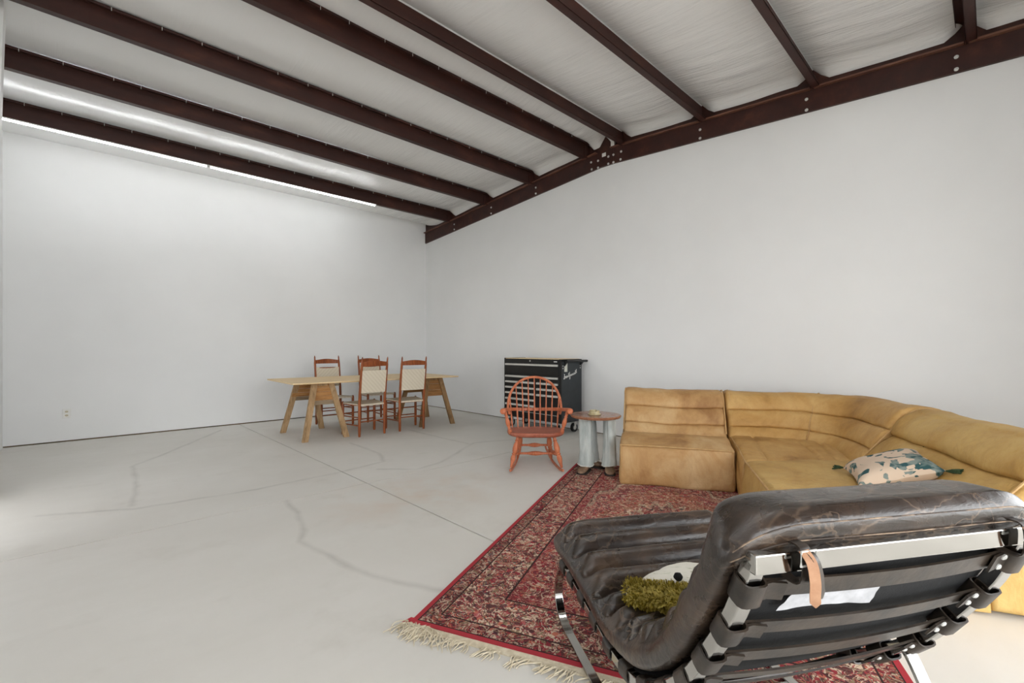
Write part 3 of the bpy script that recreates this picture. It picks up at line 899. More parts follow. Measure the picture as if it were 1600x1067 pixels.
# pillows
def pillow_mesh(w, h, th, n=22, pinch=0.10, flat=-1.0):
    def side(sg):
        def f(s, t):
            x = (s - 0.5) * 2; y = (t - 0.5) * 2
            px = x * (1 - pinch * (1 - y * y)); py = y * (1 - pinch * (1 - x * x))
            zz = th / 2 * (max(0, (1 - x ** 4)) * max(0, (1 - y ** 4))) ** 0.55
            zz += 0.004 * noise.noise(Vector((x * 3, y * 3, sg)))
            return (px * w / 2, py * h / 2, max(sg * zz, flat))
        return f
    b = MB().grid(n, n, side(1)); b.grid(n, n, side(-1))
    return b


pw = thing('throw_pillow', 'peach throw pillow with teal leaf print and green tassel on the golden sofa unit', 'pillow', (3.735, 0.405, 0.434))
d1 = Vector((-0.437, -0.874, 0.21)).normalized(); d2 = Vector((0.876, -0.40, 0.30)); d2 = (d2 - d1 * d2.dot(d1)).normalized()
ax = (d1 + d2).normalized(); ay = (d2 - d1).normalized(); az = ax.cross(ay)
if az.z < 0: ax, ay = ay, ax; az = ax.cross(ay)
pw.matrix_world = Matrix.Translation((3.478, 0.412, 0.490)) @ Matrix((ax, ay, az)).transposed().to_4x4()
pillow_mesh(0.41, 0.41, 0.15, flat=-0.045).build('cover', M['pillow_teal'], pw, smooth=True, angle=80)
for sx, sy in ((-1, 1), (1, 1), (1, -1), (-1, -1)):
    b = MB()
    for i in range(16):
        a = random.uniform(-0.5, 0.5)
        ang = math.atan2(sy, sx) + a * 0.5
        b.tube([(sx * 0.200, sy * 0.200, 0), (sx * 0.200 + math.cos(ang) * 0.03, sy * 0.200 + math.sin(ang) * 0.03, random.uniform(-0.008, 0.010)),
                (sx * 0.200 + math.cos(ang) * random.uniform(0.055, 0.075), sy * 0.200 + math.sin(ang) * random.uniform(0.055, 0.075), random.uniform(-0.01, 0.008))], 0.004, 5)
    b.build('tassel', M['tassel'], pw, smooth=True)

# ================================================================== LOUNGE CHAIR
LA = math.atan2(-0.52547, 0.85081)
lc = thing('lounge_chair', 'worn dark leather sling lounge chair on a chrome frame standing on the rug', 'lounge chair', (0.92856, 0.30729, 0.0), LA)
FW = 0.68
PF = smooth_path([(0, 0, 0.805), (0, 0.053, 0.675), (0, 0.129, 0.549), (0, 0.192, 0.457), (0, 0.255, 0.388), (0, 0.34, 0.310), (0, 0.43, 0.258), (0, 0.53, 0.232), (0, 0.64, 0.226),
                  (0, 0.77, 0.243), (0, 0.95, 0.262), (0, 1.125, 0.274)], 10)
PR, PLEN = resample(PF, 160)
def fr(s):
    """point, tangent, inner normal on the frame at arc fraction s (may run past the ends)"""
    q = s * 160
    if q < 0:
        t = (PR[1] - PR[0]).normalized(); p = PR[0] + t * (q * PLEN / 160)
    elif q > 160:
        t = (PR[160] - PR[159]).normalized(); p = PR[160] + t * ((q - 160) * PLEN / 160)
    else:
        i = min(int(q), 159); p = PR[i].lerp(PR[i + 1], q - i)
        a = PR[max(i - 3, 0)]; c = PR[min(i + 4, 160)]; t = (c - a).normalized()
    return p, t, Vector((0, -t.z, t.y))
for x in (0, FW):
    MB().tube(PR[::4], 0, flat=(0.034, 0.030), up=(1, 0, 0)).build('side_rail', M['chrome'], lc, bevel=0.003)
    lc.children[-1].location.x = x
MB().box(-0.017, FW + 0.017, -0.022, 0.016, 0.782, 0.820).build('top_rail', M['chrome'], lc, bevel=0.003)
MB().tube([(-0.0, 1.12, 0.268), (FW, 1.12, 0.268)], 0.014, 12).build('front_rail', M['chrome'], lc, smooth=True)
for x in (0, FW):
    path = smooth_path([(x, 1.122, 0.266), (x, 1.172, 0.222), (x, 1.206, 0.150), (x, 1.203, 0.090), (x, 1.165, 0.042), (x, 1.09, 0.0195), (x, 0.95, 0.0165), (x, 0.7, 0.0165), (x, 0.45, 0.0165), (x, 0.26, 0.020), (x, 0.16, 0.05), (x, 0.125, 0.12), (x, 0.15, 0.22), (x, 0.215, 0.345), (x, 0.25, 0.392)], 6)
    MB().tube(path, 0, flat=(0.036, 0.011), up=(1, 0, 0)).build('base_runner', M['chrome'], lc, bevel=0.002)
MB().box(0, FW, 0.60, 0.636, 0.012, 0.021).build('base_crossbar', M['chrome'], lc)

# straps: bands that sag between the rails, looped round them, two rivets at each loop
rivet = MB().lathe([(0.0, 0.0), (0.0075, 0.0), (0.007, 0.003), (0.004, 0.005), (0.0, 0.0055)], 10)
riv0 = None
NS = 12
for i in range(NS):
    s = (0.075 + 0.122 * i) / PLEN
    if i == NS - 1: s = 0.985
    p, t, nn = fr(s)
    b = MB()
    wdt = 0.054
    sag = 0.014 if i < NS - 1 else 0.008
    pts = []
    for q in range(15):
        f_ = q / 14
        u = 0.022 + (FW - 0.044) * f_
        o = -0.002 - sag * (1 - (2 * f_ - 1) ** 2)
        pts.append(Vector((u, 0, 0)) + p + nn * o)
    b.tube(pts, 0, flat=(wdt * 0.78, 0.005), up=t)
    for x, sg in ((0, 1), (FW, -1)):
        # loop round the rail: rounded rectangle open ring
        ring = []
        for q in range(14):
            a = 2 * PI * q / 14
            ca, sa = math.cos(a), math.sin(a)
            rx = 0.025 * (abs(ca) ** 0.55) * (1 if ca > 0 else -1); ry = 0.023 * (abs(sa) ** 0.55) * (1 if sa > 0 else -1)
            ring.append(Vector((x + sg * 0.004, 0, 0)) + p + Vector((1, 0, 0)) * rx + nn * ry)
        b.tube(ring, 0, closed=True, flat=(wdt, 0.0045), up=t)
        b.tube([Vector((x + sg * q_, 0, 0)) + p + nn * w_ for q_, w_ in ((0.026, -0.012), (0.045, -0.010), (0.075, -0.012 - sag * 0.3))], 0, flat=(wdt * 0.80, 0.005), up=t)
    so = b.build('strap', M['strap'], lc, smooth=True, angle=50)
    for x, sg in ((FW, -1),):
        for k_ in (-1, 1):
            if riv0 is None:
                riv0 = rivet.build('rivet', M['galv'], so, smooth=True); r_ = riv0
            else:
                r_ = riv0.copy(); COL.objects.link(r_); r_.parent = so
            c = Vector((x + sg * 0.043, 0, 0)) + p + nn * (-0.0125) + t * (k_ * 0.014)
            r_.matrix_local = Matrix.Translation(c) @ (-nn).to_track_quat('Z', 'Y').to_matrix().to_4x4()

# cushion
UL, UR = -0.045, 0.745
S0, S1 = -0.075 / PLEN, 1.0 + 0.035 / PLEN
NST = 190
NCH = 14
TH = 0.130
def edge_r(ub):
    e = max(0.0, (ub - 0.62) / 0.38); return 1 - math.sqrt(max(0.0, 1 - e * e))
def cush_loop(si):
    s = S0 + (S1 - S0) * si / NST
    p, t, nn = fr(s)
    ds = (s - S0) * PLEN; de = (S1 - s) * PLEN
    endr = 0.055
    k1 = 1.0
    for dd in (ds, de):
        if dd < endr: k1 = min(k1, math.sqrt(max(1 - (1 - dd / endr) ** 2, 0.0)))
    k1 = max(k1, 0.02)
    ch = abs(math.sin(PI * NCH * (s - S0) / (S1 - S0))) ** 0.55
    loop = []
    n = 56
    w2 = (UR - UL) / 2 * (0.985 + 0.015 * k1); uc = (UR + UL) / 2
    seatk = min(1.0, max(0.0, (s * PLEN - 0.50) / 0.25)); lift = 0.020 * seatk + 0.030 * math.exp(-(de / 0.30) ** 2)
    head = math.exp(-((ds - 0.07) / 0.06) ** 2) * 0.025
    for q in range(n):
        a = 2 * PI * q / n
        ca, sa = math.cos(a), math.sin(a)
        ex = 0.26
        cu = (abs(ca) ** ex) * (1 if ca > 0 else -1)
        cn = (abs(sa) ** 0.55) * (1 if sa > 0 else -1)
        u = uc + w2 * cu
        ub = abs(cu)
        inner = min(1.0, max(0.0, (0.97 - ub) / 0.10))
        top = TH * (0.30 + 0.66 * (ch * inner + 0.60 * (1 - inner))) + head 
        mid = TH * (0.36 + 0.10 * seatk)
        if cn > 0: nv = mid + (top - mid) * cn
        else: nv = mid + (mid - 0.0) * cn
        nv = mid + (nv - mid) * k1
        # lengthwise gathers in the leather
        g = noise.noise(Vector((u * 14, s * 9, 1.0))) * 0.004 + noise.noise(Vector((u * 32 + s * 8, s * 22, 5.0))) * 0.0035
        if cn > 0.2: nv += g * (0.4 + 0.8 * (1 - ch) + 0.4 * ub)
        # corners slump where the padding hangs past the frame
        edge = max(0.0, (ub - 0.80) / 0.20)
        slump = edge ** 2 * (0.010 + 0.03 * math.exp(-(de / 0.20) ** 2))
        nv -= slump
        if head > 0 and cn <= 0: nv -= 0.0
        tt = noise.noise(Vector((u * 5, s * 14, 9))) * 0.006
        # the head roll is rounded at its ends and hangs back over the top rail
        hk = max(0.0, 1 - ds / 0.34)
        nb_ = -0.030 * math.exp(-(ds / 0.11) ** 2)
        drop = 0.085 * hk ** 2 * edge_r(ub) 
        loop.append(Vector((u, 0, 0)) + p + nn * (nv + 0.026 + nb_ + lift) + t * (tt + drop))
    return loop
b = MB().loft([cush_loop(i) for i in range(NST + 1)])
cu = b.build('cushion', M['lounge'], lc, smooth=True, angle=75)
for st_i, q0 in ((2, 33), (6, 33)):                       # stitched seams across the back of the head roll
    lp = cush_loop(st_i)
    pts = [p for p in lp[31:54]]
    MB().tube(pts, 0.0016, 5).build('seam', M['seam'], cu, smooth=True)
# stitched seams over the head roll
def on_cush(s, u, n_):
    p, t, nn = fr(s); return Vector((u, 0, 0)) + p + nn * n_
# black lining under the padding
def lin(s_, t_):
    s = S0 + 0.05 / PLEN + (S1 - S0 - 0.10 / PLEN) * s_
    return on_cush(s, 0.0 + (FW - 0.0) * t_, 0.022 - 0.012 * math.sin(PI * t_))
MB().grid(60, 10, lin).build('lining', M['cloth_black'], lc, smooth=True, angle=0)
# white cloth label on the lining
def lab(s_, t_):
    s = (0.070 + 0.092 * s_ - 0.012 * math.sin(t_ * 3 + 0.4) * s_) / PLEN
    u = 0.130 + 0.205 * t_ - 0.03 * s_ * (1 - t_) + 0.0 * s_
    return on_cush(s, u, 0.004 - 0.010 * math.sin(PI * u / FW) + 0.003 * noise.noise(Vector((s_ * 4, t_ * 6, 0))))
MB().grid(14, 20, lab).build('label', M['cloth_white'], lc, smooth=True, angle=0)
# two buckled straps on the top rail
def ptip(path, w, h, up):
    # flat band that ends in a point
    b = MB().tube(path, 0, flat=(w, h), up=up)
    m = len(path)
    for i in (m - 3, m - 2, m - 1):
        k_ = (m - 1 - i) / 3.0
        c = Vector(path[i])
        for q in range(4): b.v[i * 4 + q] = tuple(c + (Vector(b.v[i * 4 + q]) - c) * max(k_, 0.06))
    return b
def buckle(x):
    b = MB()
    lp = [(x, 0.030, 0.80), (x, 0.026, 0.836), (x, 0.0, 0.834), (x + 0.003, -0.030, 0.832), (x + 0.008, -0.034, 0.80), (x + 0.004, -0.030, 0.765), (x, 0.0, 0.762), (x, 0.028, 0.775)]
    b.tube(smooth_path(lp + [lp[0]], 4), 0, flat=(0.022, 0.003), up=(1, 0, 0))
    so = b.build('buckle_strap', M['strap'], lc, smooth=True, angle=50)
    tl = smooth_path([(x + 0.006, -0.034, 0.828), (x + 0.010, -0.050, 0.815), (x + 0.018, -0.052, 0.785), (x + 0.028, -0.044, 0.755), (x + 0.040, -0.036, 0.735)], 5)
    ptip(tl, 0.020, 0.0024, (1, 0.35, 0)).build('strap_tail', M['strap'], so, smooth=True, angle=50)
    ptip([p + Vector((-0.009 - 0.010 * i / len(tl), -0.003, 0.001 - 0.016 * i / len(tl))) for i, p in enumerate(tl)], 0.018, 0.0022, (1, -0.5, 0)).build('strap_lining', M['tan'], so, smooth=True, angle=50)
    c = (x + 0.004, -0.040, 0.815)
    MB().tube([(c[0] - 0.016, c[1], c[2] - 0.014), (c[0] + 0.016, c[1], c[2] - 0.012), (c[0] + 0.017, c[1], c[2] + 0.014), (c[0] - 0.015, c[1], c[2] + 0.013)], 0.0024, 6, closed=True).build('buckle', M['galv'], so, smooth=True)
buckle(0.075); buckle(0.625)

# pillow on the lounge chair
def chair_pt(u, v, z):
    m = Matrix.Rotation(LA, 4, 'Z'); return m @ Vector((u, v, z)) + Vector((0.92856, 0.30729, 0))
pp = thing('shag_trim_pillow', 'small white pillow with moss green shag trim and black pompom on the lounge chair', 'pillow', chair_pt(0.262, 0.540, 0.442))
pp.rotation_euler = (R(-8), R(-14), LA + math.atan2(-0.82, 0.57))
# local x runs along the shag edge, local y away from the camera side
PWX, PWY = 0.38, 0.30
pillow_mesh(PWX, PWY, 0.125).build('cover', M['pillow_white'], pp, smooth=True, angle=80)
b = MB()
for i in range(7000):
    x = random.uniform(-0.5, 0.5) * PWX * 0.98
    a = random.uniform(0, 2 * PI)
    r_ = 0.036 * random.random() ** 0.3
    c = Vector((x, -PWY / 2 + 0.012 + r_ * math.cos(a), r_ * math.sin(a) * 1.1))
    dr = Vector((random.uniform(-0.5, 0.5), math.cos(a) + random.uniform(-.4, .4), math.sin(a) + random.uniform(-.4, .4))).normalized()
    L = random.uniform(0.007, 0.014)
    sd = dr.cross(Vector((random.random(), random.random(), random.random()))).normalized() * 0.0030
    e_ = c + dr * L
    b.add([c - sd, c + sd, e_ + sd * 0.6, e_ - sd * 0.6], [(0, 1, 2, 3)])
b.tube([(PWX * (q / 16 - 0.5) * 0.97, -PWY / 2 + 0.012, 0) for q in range(17)], [0.012] + [0.031] * 15 + [0.012], 10)
tag(b.build('shag_trim', M['shag'], pp), kind='stuff')
b = MB().lathe([(0.0, -0.013), (0.008, -0.010), (0.0125, -0.002), (0.0125, 0.003), (0.008, 0.010), (0.0, 0.013)], 12).wobble(0.003, 120)
o = b.build('pompom', M['pom'], pp, smooth=True, angle=90); o.location = (-0.012, -PWY / 2 + 0.024, 0.058)

# ================================================================== SIDE TABLE (denim legs)
RA = math.atan2(-0.69088, 0.72297)
def rd(r, d):     # picture-plane axes (right, depth) -> world
    return (d * 0.69088 + r * 0.72297, d * 0.72297 - r * 0.69088, 0.0)
stb = thing('side_table', 'round wooden side table on faded denim trouser legs with boots', 'side table', rd(0.822, 4.50), RA)
MB().lathe([(0.0, 0.528), (0.225, 0.528), (0.238, 0.532), (0.240, 0.537), (0.236, 0.541), (0.246, 0.546), (0.246, 0.552), (0.240, 0.557), (0.0, 0.557)], 56).build('tabletop', M['walnut'], stb, smooth=True, angle=35)


def trouser(x, y, toe, seed, lean=(0, 0)):
    """leg of crumpled denim over a boot, toe = heading of the boot"""
    loops = []
    prof = [(0.530, 0.052), (0.48, 0.056), (0.40, 0.060), (0.30, 0.064), (0.20, 0.068), (0.14, 0.072), (0.10, 0.074), (0.070, 0.077)]
    zs = [0.530 - 0.452 * q / 28 for q in range(29)]
    for z in zs:
        r = 0.048 + 0.019 * ((0.530 - z) / 0.46) ** 0.9
        f = (0.53 - z) / 0.46
        lp = []
        for q in range(40):
            a = 2 * PI * q / 40
            fold = 0.020 * noise.noise(Vector((math.cos(a) * 2.1 + seed, math.sin(a) * 2.1, z * 2.0 + seed))) + 0.010 * math.cos(3 * a + seed + 2.5 * z)
            fold += 0.010 * noise.noise(Vector((math.cos(a) * 2, math.sin(a) * 2 + seed, z * 16))) * max(0, f - 0.45) * 2
            rr = r + fold
            fw = 0.018 * max(0.0, f - 0.75) * 4 * max(0, math.cos(a - toe))
            lp.append((x + lean[0] * f + (rr + fw) * math.cos(a), y + lean[1] * f + (rr + fw) * math.sin(a), z + (0.010 * math.sin(a * 2 + seed) if z < 0.09 else 0)))
        loops.append(lp)
    o = MB().loft(loops).build('trouser_leg', M['jean'], stb, smooth=True, angle=80)
    bm_ = loops[-1]
    MB().tube([(p[0], p[1], p[2] + 0.003) for p in bm_], 0.005, 5, closed=True).build('hem', M['hem'], o, smooth=True)
    # outer side seam
    ks = int((toe / (2 * PI) * 40 + 11)) % 40
    MB().tube([l[ks] for l in loops], 0.0028, 5).build('side_seam', M['hem'], o, smooth=True)
    # boot
    bx, by = x + lean[0], y + lean[1]
    c, s_ = math.cos(toe), math.sin(toe)
    secs = [(-0.062, 0.026, 0.075), (-0.05, 0.036, 0.085), (-0.02, 0.038, 0.095), (0.02, 0.040, 0.09), (0.055, 0.044, 0.074), (0.095, 0.048, 0.066), (0.125, 0.044, 0.056), (0.146, 0.032, 0.044), (0.156, 0.012, 0.030)]
    lps = []
    for l, w, h in secs:
        lp = []
        for q in range(16):
            a = 2 * PI * q / 16
            uu = w * (abs(math.cos(a)) ** 0.8) * (1 if math.cos(a) > 0 else -1); zz = 0.022 + (h - 0.022) * (0.5 + 0.5 * math.sin(a))
            lp.append((bx + c * l - s_ * uu, by + s_ * l + c * uu, zz))
        lps.append(lp)
    bo = MB().loft(lps).build('boot', M['boot'], stb, smooth=True, angle=80)
    sl = []
    for l, w, h in secs: sl.append((l, w + 0.004))
    poly = [(bx + c * l - s_ * w, by + s_ * l + c * w) for l, w in sl] + [(bx + c * l + s_ * w, by + s_ * l - c * w) for l, w in reversed(sl)]
    MB().prism(poly, 'z', 0.009, 0.026).build('sole', M['sole'], bo)


trouser(-0.105, -0.045, R(-118), 1.3, (0.0, 0.0))
trouser(0.118, -0.075, R(-98), 4.1, (0.0, 0.0))
trouser(-0.030, 0.120, R(-20), 7.7, (0.0, 0.0))
# ashtray
at = thing('ashtray', 'khaki ceramic ashtray on the denim-legged side table', 'ashtray', rd(0.805, 4.47)[:2] + (0.557,), RA)
def ash(prof, notch):
    loops = []
    for r, z, top in prof:
        lp = []
        for q in range(48):
            a = 2 * PI * q / 48
            zz = z
            if top and notch:
                for na in (R(-85), R(35), R(155)):
                    dd = abs((a - na + PI) % (2 * PI) - PI)
                    if dd < 0.22: zz -= 0.010 * (1 - (dd / 0.22) ** 2)
            lp.append((r * math.cos(a), r * math.sin(a), zz))
        loops.append([(x_, y_, z_ * 1.3) for x_, y_, z_ in lp])
    return MB().loft(loops)
ash([(0.001, 0.0, 0), (0.058, 0.0, 0), (0.062, 0.003, 0), (0.061, 0.008, 0), (0.052, 0.011, 0), (0.049, 0.016, 0), (0.050, 0.030, 1), (0.047, 0.034, 1), (0.041, 0.033, 1), (0.036, 0.014, 0), (0.001, 0.011, 0)], True).build('bowl', M['clay'], at, smooth=True, angle=50)
MB().lathe([(0.0, -0.0005), (0.064, -0.0005), (0.064, 0.0028), (0.0, 0.0028)], 40).build('foot_ring', M['sole'], at, smooth=True)

# ================================================================== WINDSOR ROCKER
rc = thing('rocking_chair', 'salmon orange spindle-back rocking chair with scrolled arms in front of the tool chest', 'rocking chair', rd(0.238, 4.446), RA)
LEG = [(0, .013), (.04, .016), (.10, .016), (.14, .012), (.16, .019), (.19, .012), (.28, .019), (.40, .0225), (.50, .018), (.545, .0125), (.56, .019), (.585, .019), (.60, .0135), (.66, .019), (.74, .0195), (.88, .014), (1, .010)]
LEG = [(t_, r_ * (1.28 if 0.12 < t_ < 0.8 else 1.1)) for t_, r_ in LEG]
SEATZ = 0.372
seat = []
for z, k_ in ((SEATZ - 0.045, 0.90), (SEATZ - 0.036, 0.965), (SEATZ - 0.018, 1.0), (SEATZ - 0.004, 0.99), (SEATZ, 0.965), (SEATZ - 0.006, 0.80), (SEATZ - 0.012, 0.5), (SEATZ - 0.012, 0.05)):
    lp = []
    for q in range(48):
        a = 2 * PI * q / 48
        ex = 0.62 if math.sin(a) < 0 else 0.85
        lp.append((0.288 * k_ * (abs(math.cos(a)) ** ex) * (1 if math.cos(a) > 0 else -1), 0.195 + 0.215 * k_ * (abs(math.sin(a)) ** 0.75) * (1 if math.sin(a) > 0 else -1), z))
    seat.append(lp)
MB().loft(seat).build('seat', M['rocker_seat'], rc, smooth=True, angle=50)
legs = {}
for sx in (-1, 1):
    f_t, f_b = (sx * 0.175, 0.085, SEATZ - 0.03), (sx * 0.248, 0.015, 0.040)
    b_t, b_b = (sx * 0.140, 0.325, SEATZ - 0.03), (sx * 0.180, 0.43, 0.032)
    legs[sx] = (Vector(f_t), Vector(f_b), Vector(b_t), Vector(b_b))
    for a, b_ in ((f_t, f_b), (b_t, b_b)):
        MB().turned(a, b_, LEG, 14).build('leg', M['rocker'], rc, smooth=True, angle=60)
    # rocker blade
    path = smooth_path([(sx * 0.256, -0.035, 0.030), (sx * 0.252, 0.0, 0.020), (sx * 0.235, 0.10, 0.0085), (sx * 0.213, 0.24, 0.0085), (sx * 0.190, 0.38, 0.017), (sx * 0.165, 0.54, 0.045), (sx * 0.138, 0.72, 0.100)], 6)
    lo = min(p.z for p in path)
    path = [Vector((p.x, p.y, p.z + 0.0)) for p in path]
    MB().tube(path, 0, flat=(0.016, 0.024), up=(1, 0, 0)).build('rocker', M['rocker'], rc, bevel=0.003)
    for ch in rc.children[-1:]: ch.location.z = 0.0035 + 0.0 - (lo - 0.012 - 0.0)
STR = [(0, .008), (.07, .009), (.09, .013), (.11, .009), (.30, .010), (.40, .016), (.50, .019), (.60, .016), (.70, .010), (.89, .009), (.91, .013), (.93, .009), (1, .008)]
STR = [(t_, r_ * 1.25) for t_, r_ in STR]
mids = {}
for sx in (-1, 1):
    ft, fb, bt, bb = legs[sx]
    a = ft.lerp(fb, 0.66); c = bt.lerp(bb, 0.66)
    MB().turned(a, c, STR, 12).build('stretcher', M['rocker'], rc, smooth=True, angle=60)
    mids[sx] = a.lerp(c, 0.45)
MB().turned(mids[-1], mids[1], STR, 12).build('stretcher', M['rocker'], rc, smooth=True, angle=60)
MB().turned(legs[-1][2].lerp(legs[-1][3], 0.50), legs[1][2].lerp(legs[1][3], 0.50), STR, 12).build('stretcher', M['rocker'], rc, smooth=True, angle=60)
# arm rail: horseshoe sweeping round the back
ARMZ = 0.572
half = [(0.0, 0.452, ARMZ - 0.018), (0.12, 0.440, ARMZ - 0.016), (0.22, 0.395, ARMZ - 0.010), (0.278, 0.30, ARMZ), (0.298, 0.20, ARMZ + 0.012), (0.306, 0.10, ARMZ + 0.024), (0.318, 0.03, ARMZ + 0.030), (0.330, -0.01, ARMZ + 0.026)]
arm = smooth_path([(-x, y, z) for x, y, z in reversed(half)] + half[1:], 6)
MB().tube(arm, 0, flat=(0.034, 0.024), up=None).build('arm_rail', M['rocker'], rc, bevel=0.006)
for sx in (-1, 1):
    b = MB().lathe([(0.0, -0.014), (0.022, -0.013), (0.030, -0.004), (0.030, 0.006), (0.022, 0.014), (0.0, 0.015)], 18)
    o = b.build('arm_scroll', M['rocker'], rc, smooth=True, angle=60); o.location = (sx * 0.325, -0.005, ARMZ + 0.022); o.rotation_euler = (R(70), 0, 0)
    MB().turned((sx * 0.252, 0.075, SEATZ - 0.01), (sx * 0.306, 0.035, ARMZ + 0.02), [(0, .014), (.08, .018), (.16, .018), (.2, .012), (.23, .019), (.27, .012), (.36, .020), (.50, .023), (.64, .018), (.70, .012), (.73, .019), (.77, .012), (.86, .017), (1, .013)], 14).build('arm_post', M['rocker'], rc, smooth=True, angle=60)
# bow and spindles
def bow_pt(a):   # a 0..pi from right to left
    x = 0.282 * math.cos(a); h = math.sin(a)
    z = ARMZ - 0.02 + 0.345 * (h ** 0.82)
    return Vector((x, 0.40 + 0.045 * h + 0.085 * (z - ARMZ), z))
bow = [Vector((0.262, 0.335, ARMZ - 0.055))] + [bow_pt(PI * q / 40) for q in range(0, 41)] + [Vector((-0.262, 0.335, ARMZ - 0.055))]
bow[1] = Vector((0.279, 0.362, ARMZ + 0.0)); bow[-2] = Vector((-0.279, 0.362, ARMZ + 0.0))
MB().tube(bow, 0.0135, 10).build('bow', M['rocker'], rc, smooth=True, angle=80)
for i in range(9):
    f_ = (i - 4) / 4
    a0 = Vector((0.232 * f_, 0.375 - 0.045 * f_ * f_, SEATZ - 0.012))
    x1 = 0.262 * f_
    ang = math.acos(max(-1, min(1, x1 / 0.282)))
    a1 = bow_pt(ang)
    MB().turned(a0, a1, [(0, .006), (.2, .0085), (.38, .0095), (.5, .0075), (1, .0050)], 8).build('spindle', M['rocker'], rc, smooth=True, angle=60)

# ================================================================== TOOL CHEST
XF = 4.85
tc = thing('tool_chest', 'black rolling tool chest with silver drawer pulls and wooden top against the gable wall', 'tool chest', (XF, 4.670, 0.0))
# local: front faces -x, y from -0.578 to 0.578
HW, DP, Z0, Z1 = 0.578, 0.455, 0.165, 1.050
MB().box(0.006, DP, -HW, HW, Z0, Z1 - 0.02).build('body', M['side_enamel'], tc, bevel=0.004)
MB().box(0.0, 0.008, -HW, HW, Z0, Z1).build('front_frame', M['black_enamel'], tc)
MB().box(0.002, DP, HW - 0.016, HW, Z1 - 0.03, Z1 + 0.012).build('side_cap', M['black_enamel'], tc)
MB().box(0.002, DP, -HW, -HW + 0.04, Z1 - 0.03, Z1 + 0.004).build('side_cap', M['black_enamel'], tc)
MB().box(0.012, DP - 0.005, -HW + 0.04, HW - 0.016, Z1 - 0.03, Z1 + 0.008).build('wood_top', M['ply'], tc, bevel=0.003)
def drawer(ya, yb, z0, z1, pull=True):
    o = MB().box(-0.008, 0.004, ya, yb, z0, z1).build('drawer', M['black_enamel'], tc, bevel=0.002)
    if pull:
        b = MB().box(-0.026, -0.006, ya + 0.006, yb - 0.006, z1 - 0.034, z1 - 0.006)
        b.build('pull', M['alu'], o, bevel=0.004)
YL, YRt = HW - 0.035, -HW + 0.045          # left / right end of the drawer field (seen from the front)
ysp = YL - 0.60 * (YL - YRt)
drawer(YRt, YL, 0.815, 0.985)
zz = [0.805, 0.720, 0.636, 0.552, 0.464, 0.378, 0.275]
for a, b_ in zip(zz, zz[1:]): drawer(ysp + 0.012, YL, b_ + 0.008, a)
zr_ = [0.805, 0.720, 0.636, 0.552, 0.275]
for a, b_ in zip(zr_, zr_[1:]): drawer(YRt, ysp - 0.012, b_ + 0.008, a)
drawer(YRt, YL, 0.185, 0.268, False)
MB().box(-0.010, -0.006, YRt, YL, 0.262, 0.267).build('trim_line', M['alu'], tc)
o = MB().lathe([(0.0, 0.0), (0.012, 0.0), (0.012, 0.004), (0.0, 0.005)], 14).build('lock', M['galv'], tc, smooth=True); o.location = (0.0, 0.02, 1.022); o.rotation_euler = (0, R(-90), 0)
MB().box(-0.003, 0.0, -HW + 0.075, -HW + 0.135, 1.012, 1.026).build('badge', M['white_plastic'], tc)
# side (faces -y): push handle, tag, bolts, white script mark
hb = MB().tube([(0.05, -HW - 0.055, 1.028), (DP + 0.055, -HW - 0.055, 1.028)], 0.016, 12).build('push_handle', M['black_enamel'], tc, smooth=True)
for x in (0.07, DP - 0.03):
    MB().hexa([(x - 0.012, -HW, 0.955), (x + 0.012, -HW, 0.955), (x + 0.012, -HW + 0.004, 0.955), (x - 0.012, -HW + 0.004, 0.955)],
              [(x - 0.012, -HW - 0.062, 1.026), (x + 0.012, -HW - 0.062, 1.026), (x + 0.012, -HW + 0.004, 1.03), (x - 0.012, -HW + 0.004, 1.03)]).build('bracket', M['black_enamel'], hb)
for x in (0.035, DP - 0.035):
    for z in (0.928, 0.962):
        o = MB().lathe([(0.0, 0.0), (0.009, 0.0), (0.008, 0.004), (0.0, 0.005)], 10).build('bolt', M['galv'], tc, smooth=True); o.location = (x, -HW - 0.0, z); o.rotation_euler = (R(90), 0, 0)
MB().box(0.066, 0.128, -HW - 0.003, -HW, 0.880, 1.005).build('paper_tag', two_tone('paper_tag', srgb(206, 206, 192), srgb(226, 226, 214), 60, rough=0.8), tc)
def P(x, z): return (x, -HW - 0.0015, z)
strokes = [  # slanted white script, traced as handwriting strokes
    [(0.058, 0.848), (0.070, 0.838), (0.062, 0.800), (0.052, 0.782), (0.072, 0.786), (0.090, 0.806), (0.078, 0.815), (0.068, 0.800)],
    [(0.090, 0.800), (0.100, 0.816), (0.112, 0.812), (0.104, 0.796), (0.118, 0.800), (0.128, 0.820), (0.120, 0.822), (0.122, 0.804), (0.138, 0.812)],
    [(0.146, 0.824), (0.140, 0.812), (0.150, 0.808), (0.160, 0.830), (0.156, 0.862), (0.158, 0.815), (0.170, 0.818)],
    [(0.184, 0.872), (0.178, 0.866), (0.182, 0.800), (0.180, 0.775), (0.190, 0.790), (0.186, 0.822), (0.200, 0.838)],
    [(0.170, 0.826), (0.205, 0.836)],
    [(0.200, 0.838), (0.204, 0.818), (0.214, 0.842), (0.218, 0.822), (0.230, 0.846), (0.234, 0.826), (0.246, 0.850), (0.250, 0.830), (0.262, 0.852)],
    [(0.262, 0.852), (0.268, 0.836), (0.280, 0.840), (0.284, 0.858), (0.274, 0.860), (0.290, 0.842), (0.304, 0.862)],
    [(0.300, 0.856), (0.312, 0.884), (0.306, 0.890), (0.306, 0.850), (0.318, 0.856), (0.332, 0.900), (0.326, 0.904), (0.326, 0.862), (0.340, 0.872)]]
b = MB()
for st_ in strokes:
    b.tube(smooth_path([P(x, z) for x, z in st_], 5), 0, flat=(0.0095, 0.002), up=(0.6, 0, 1))
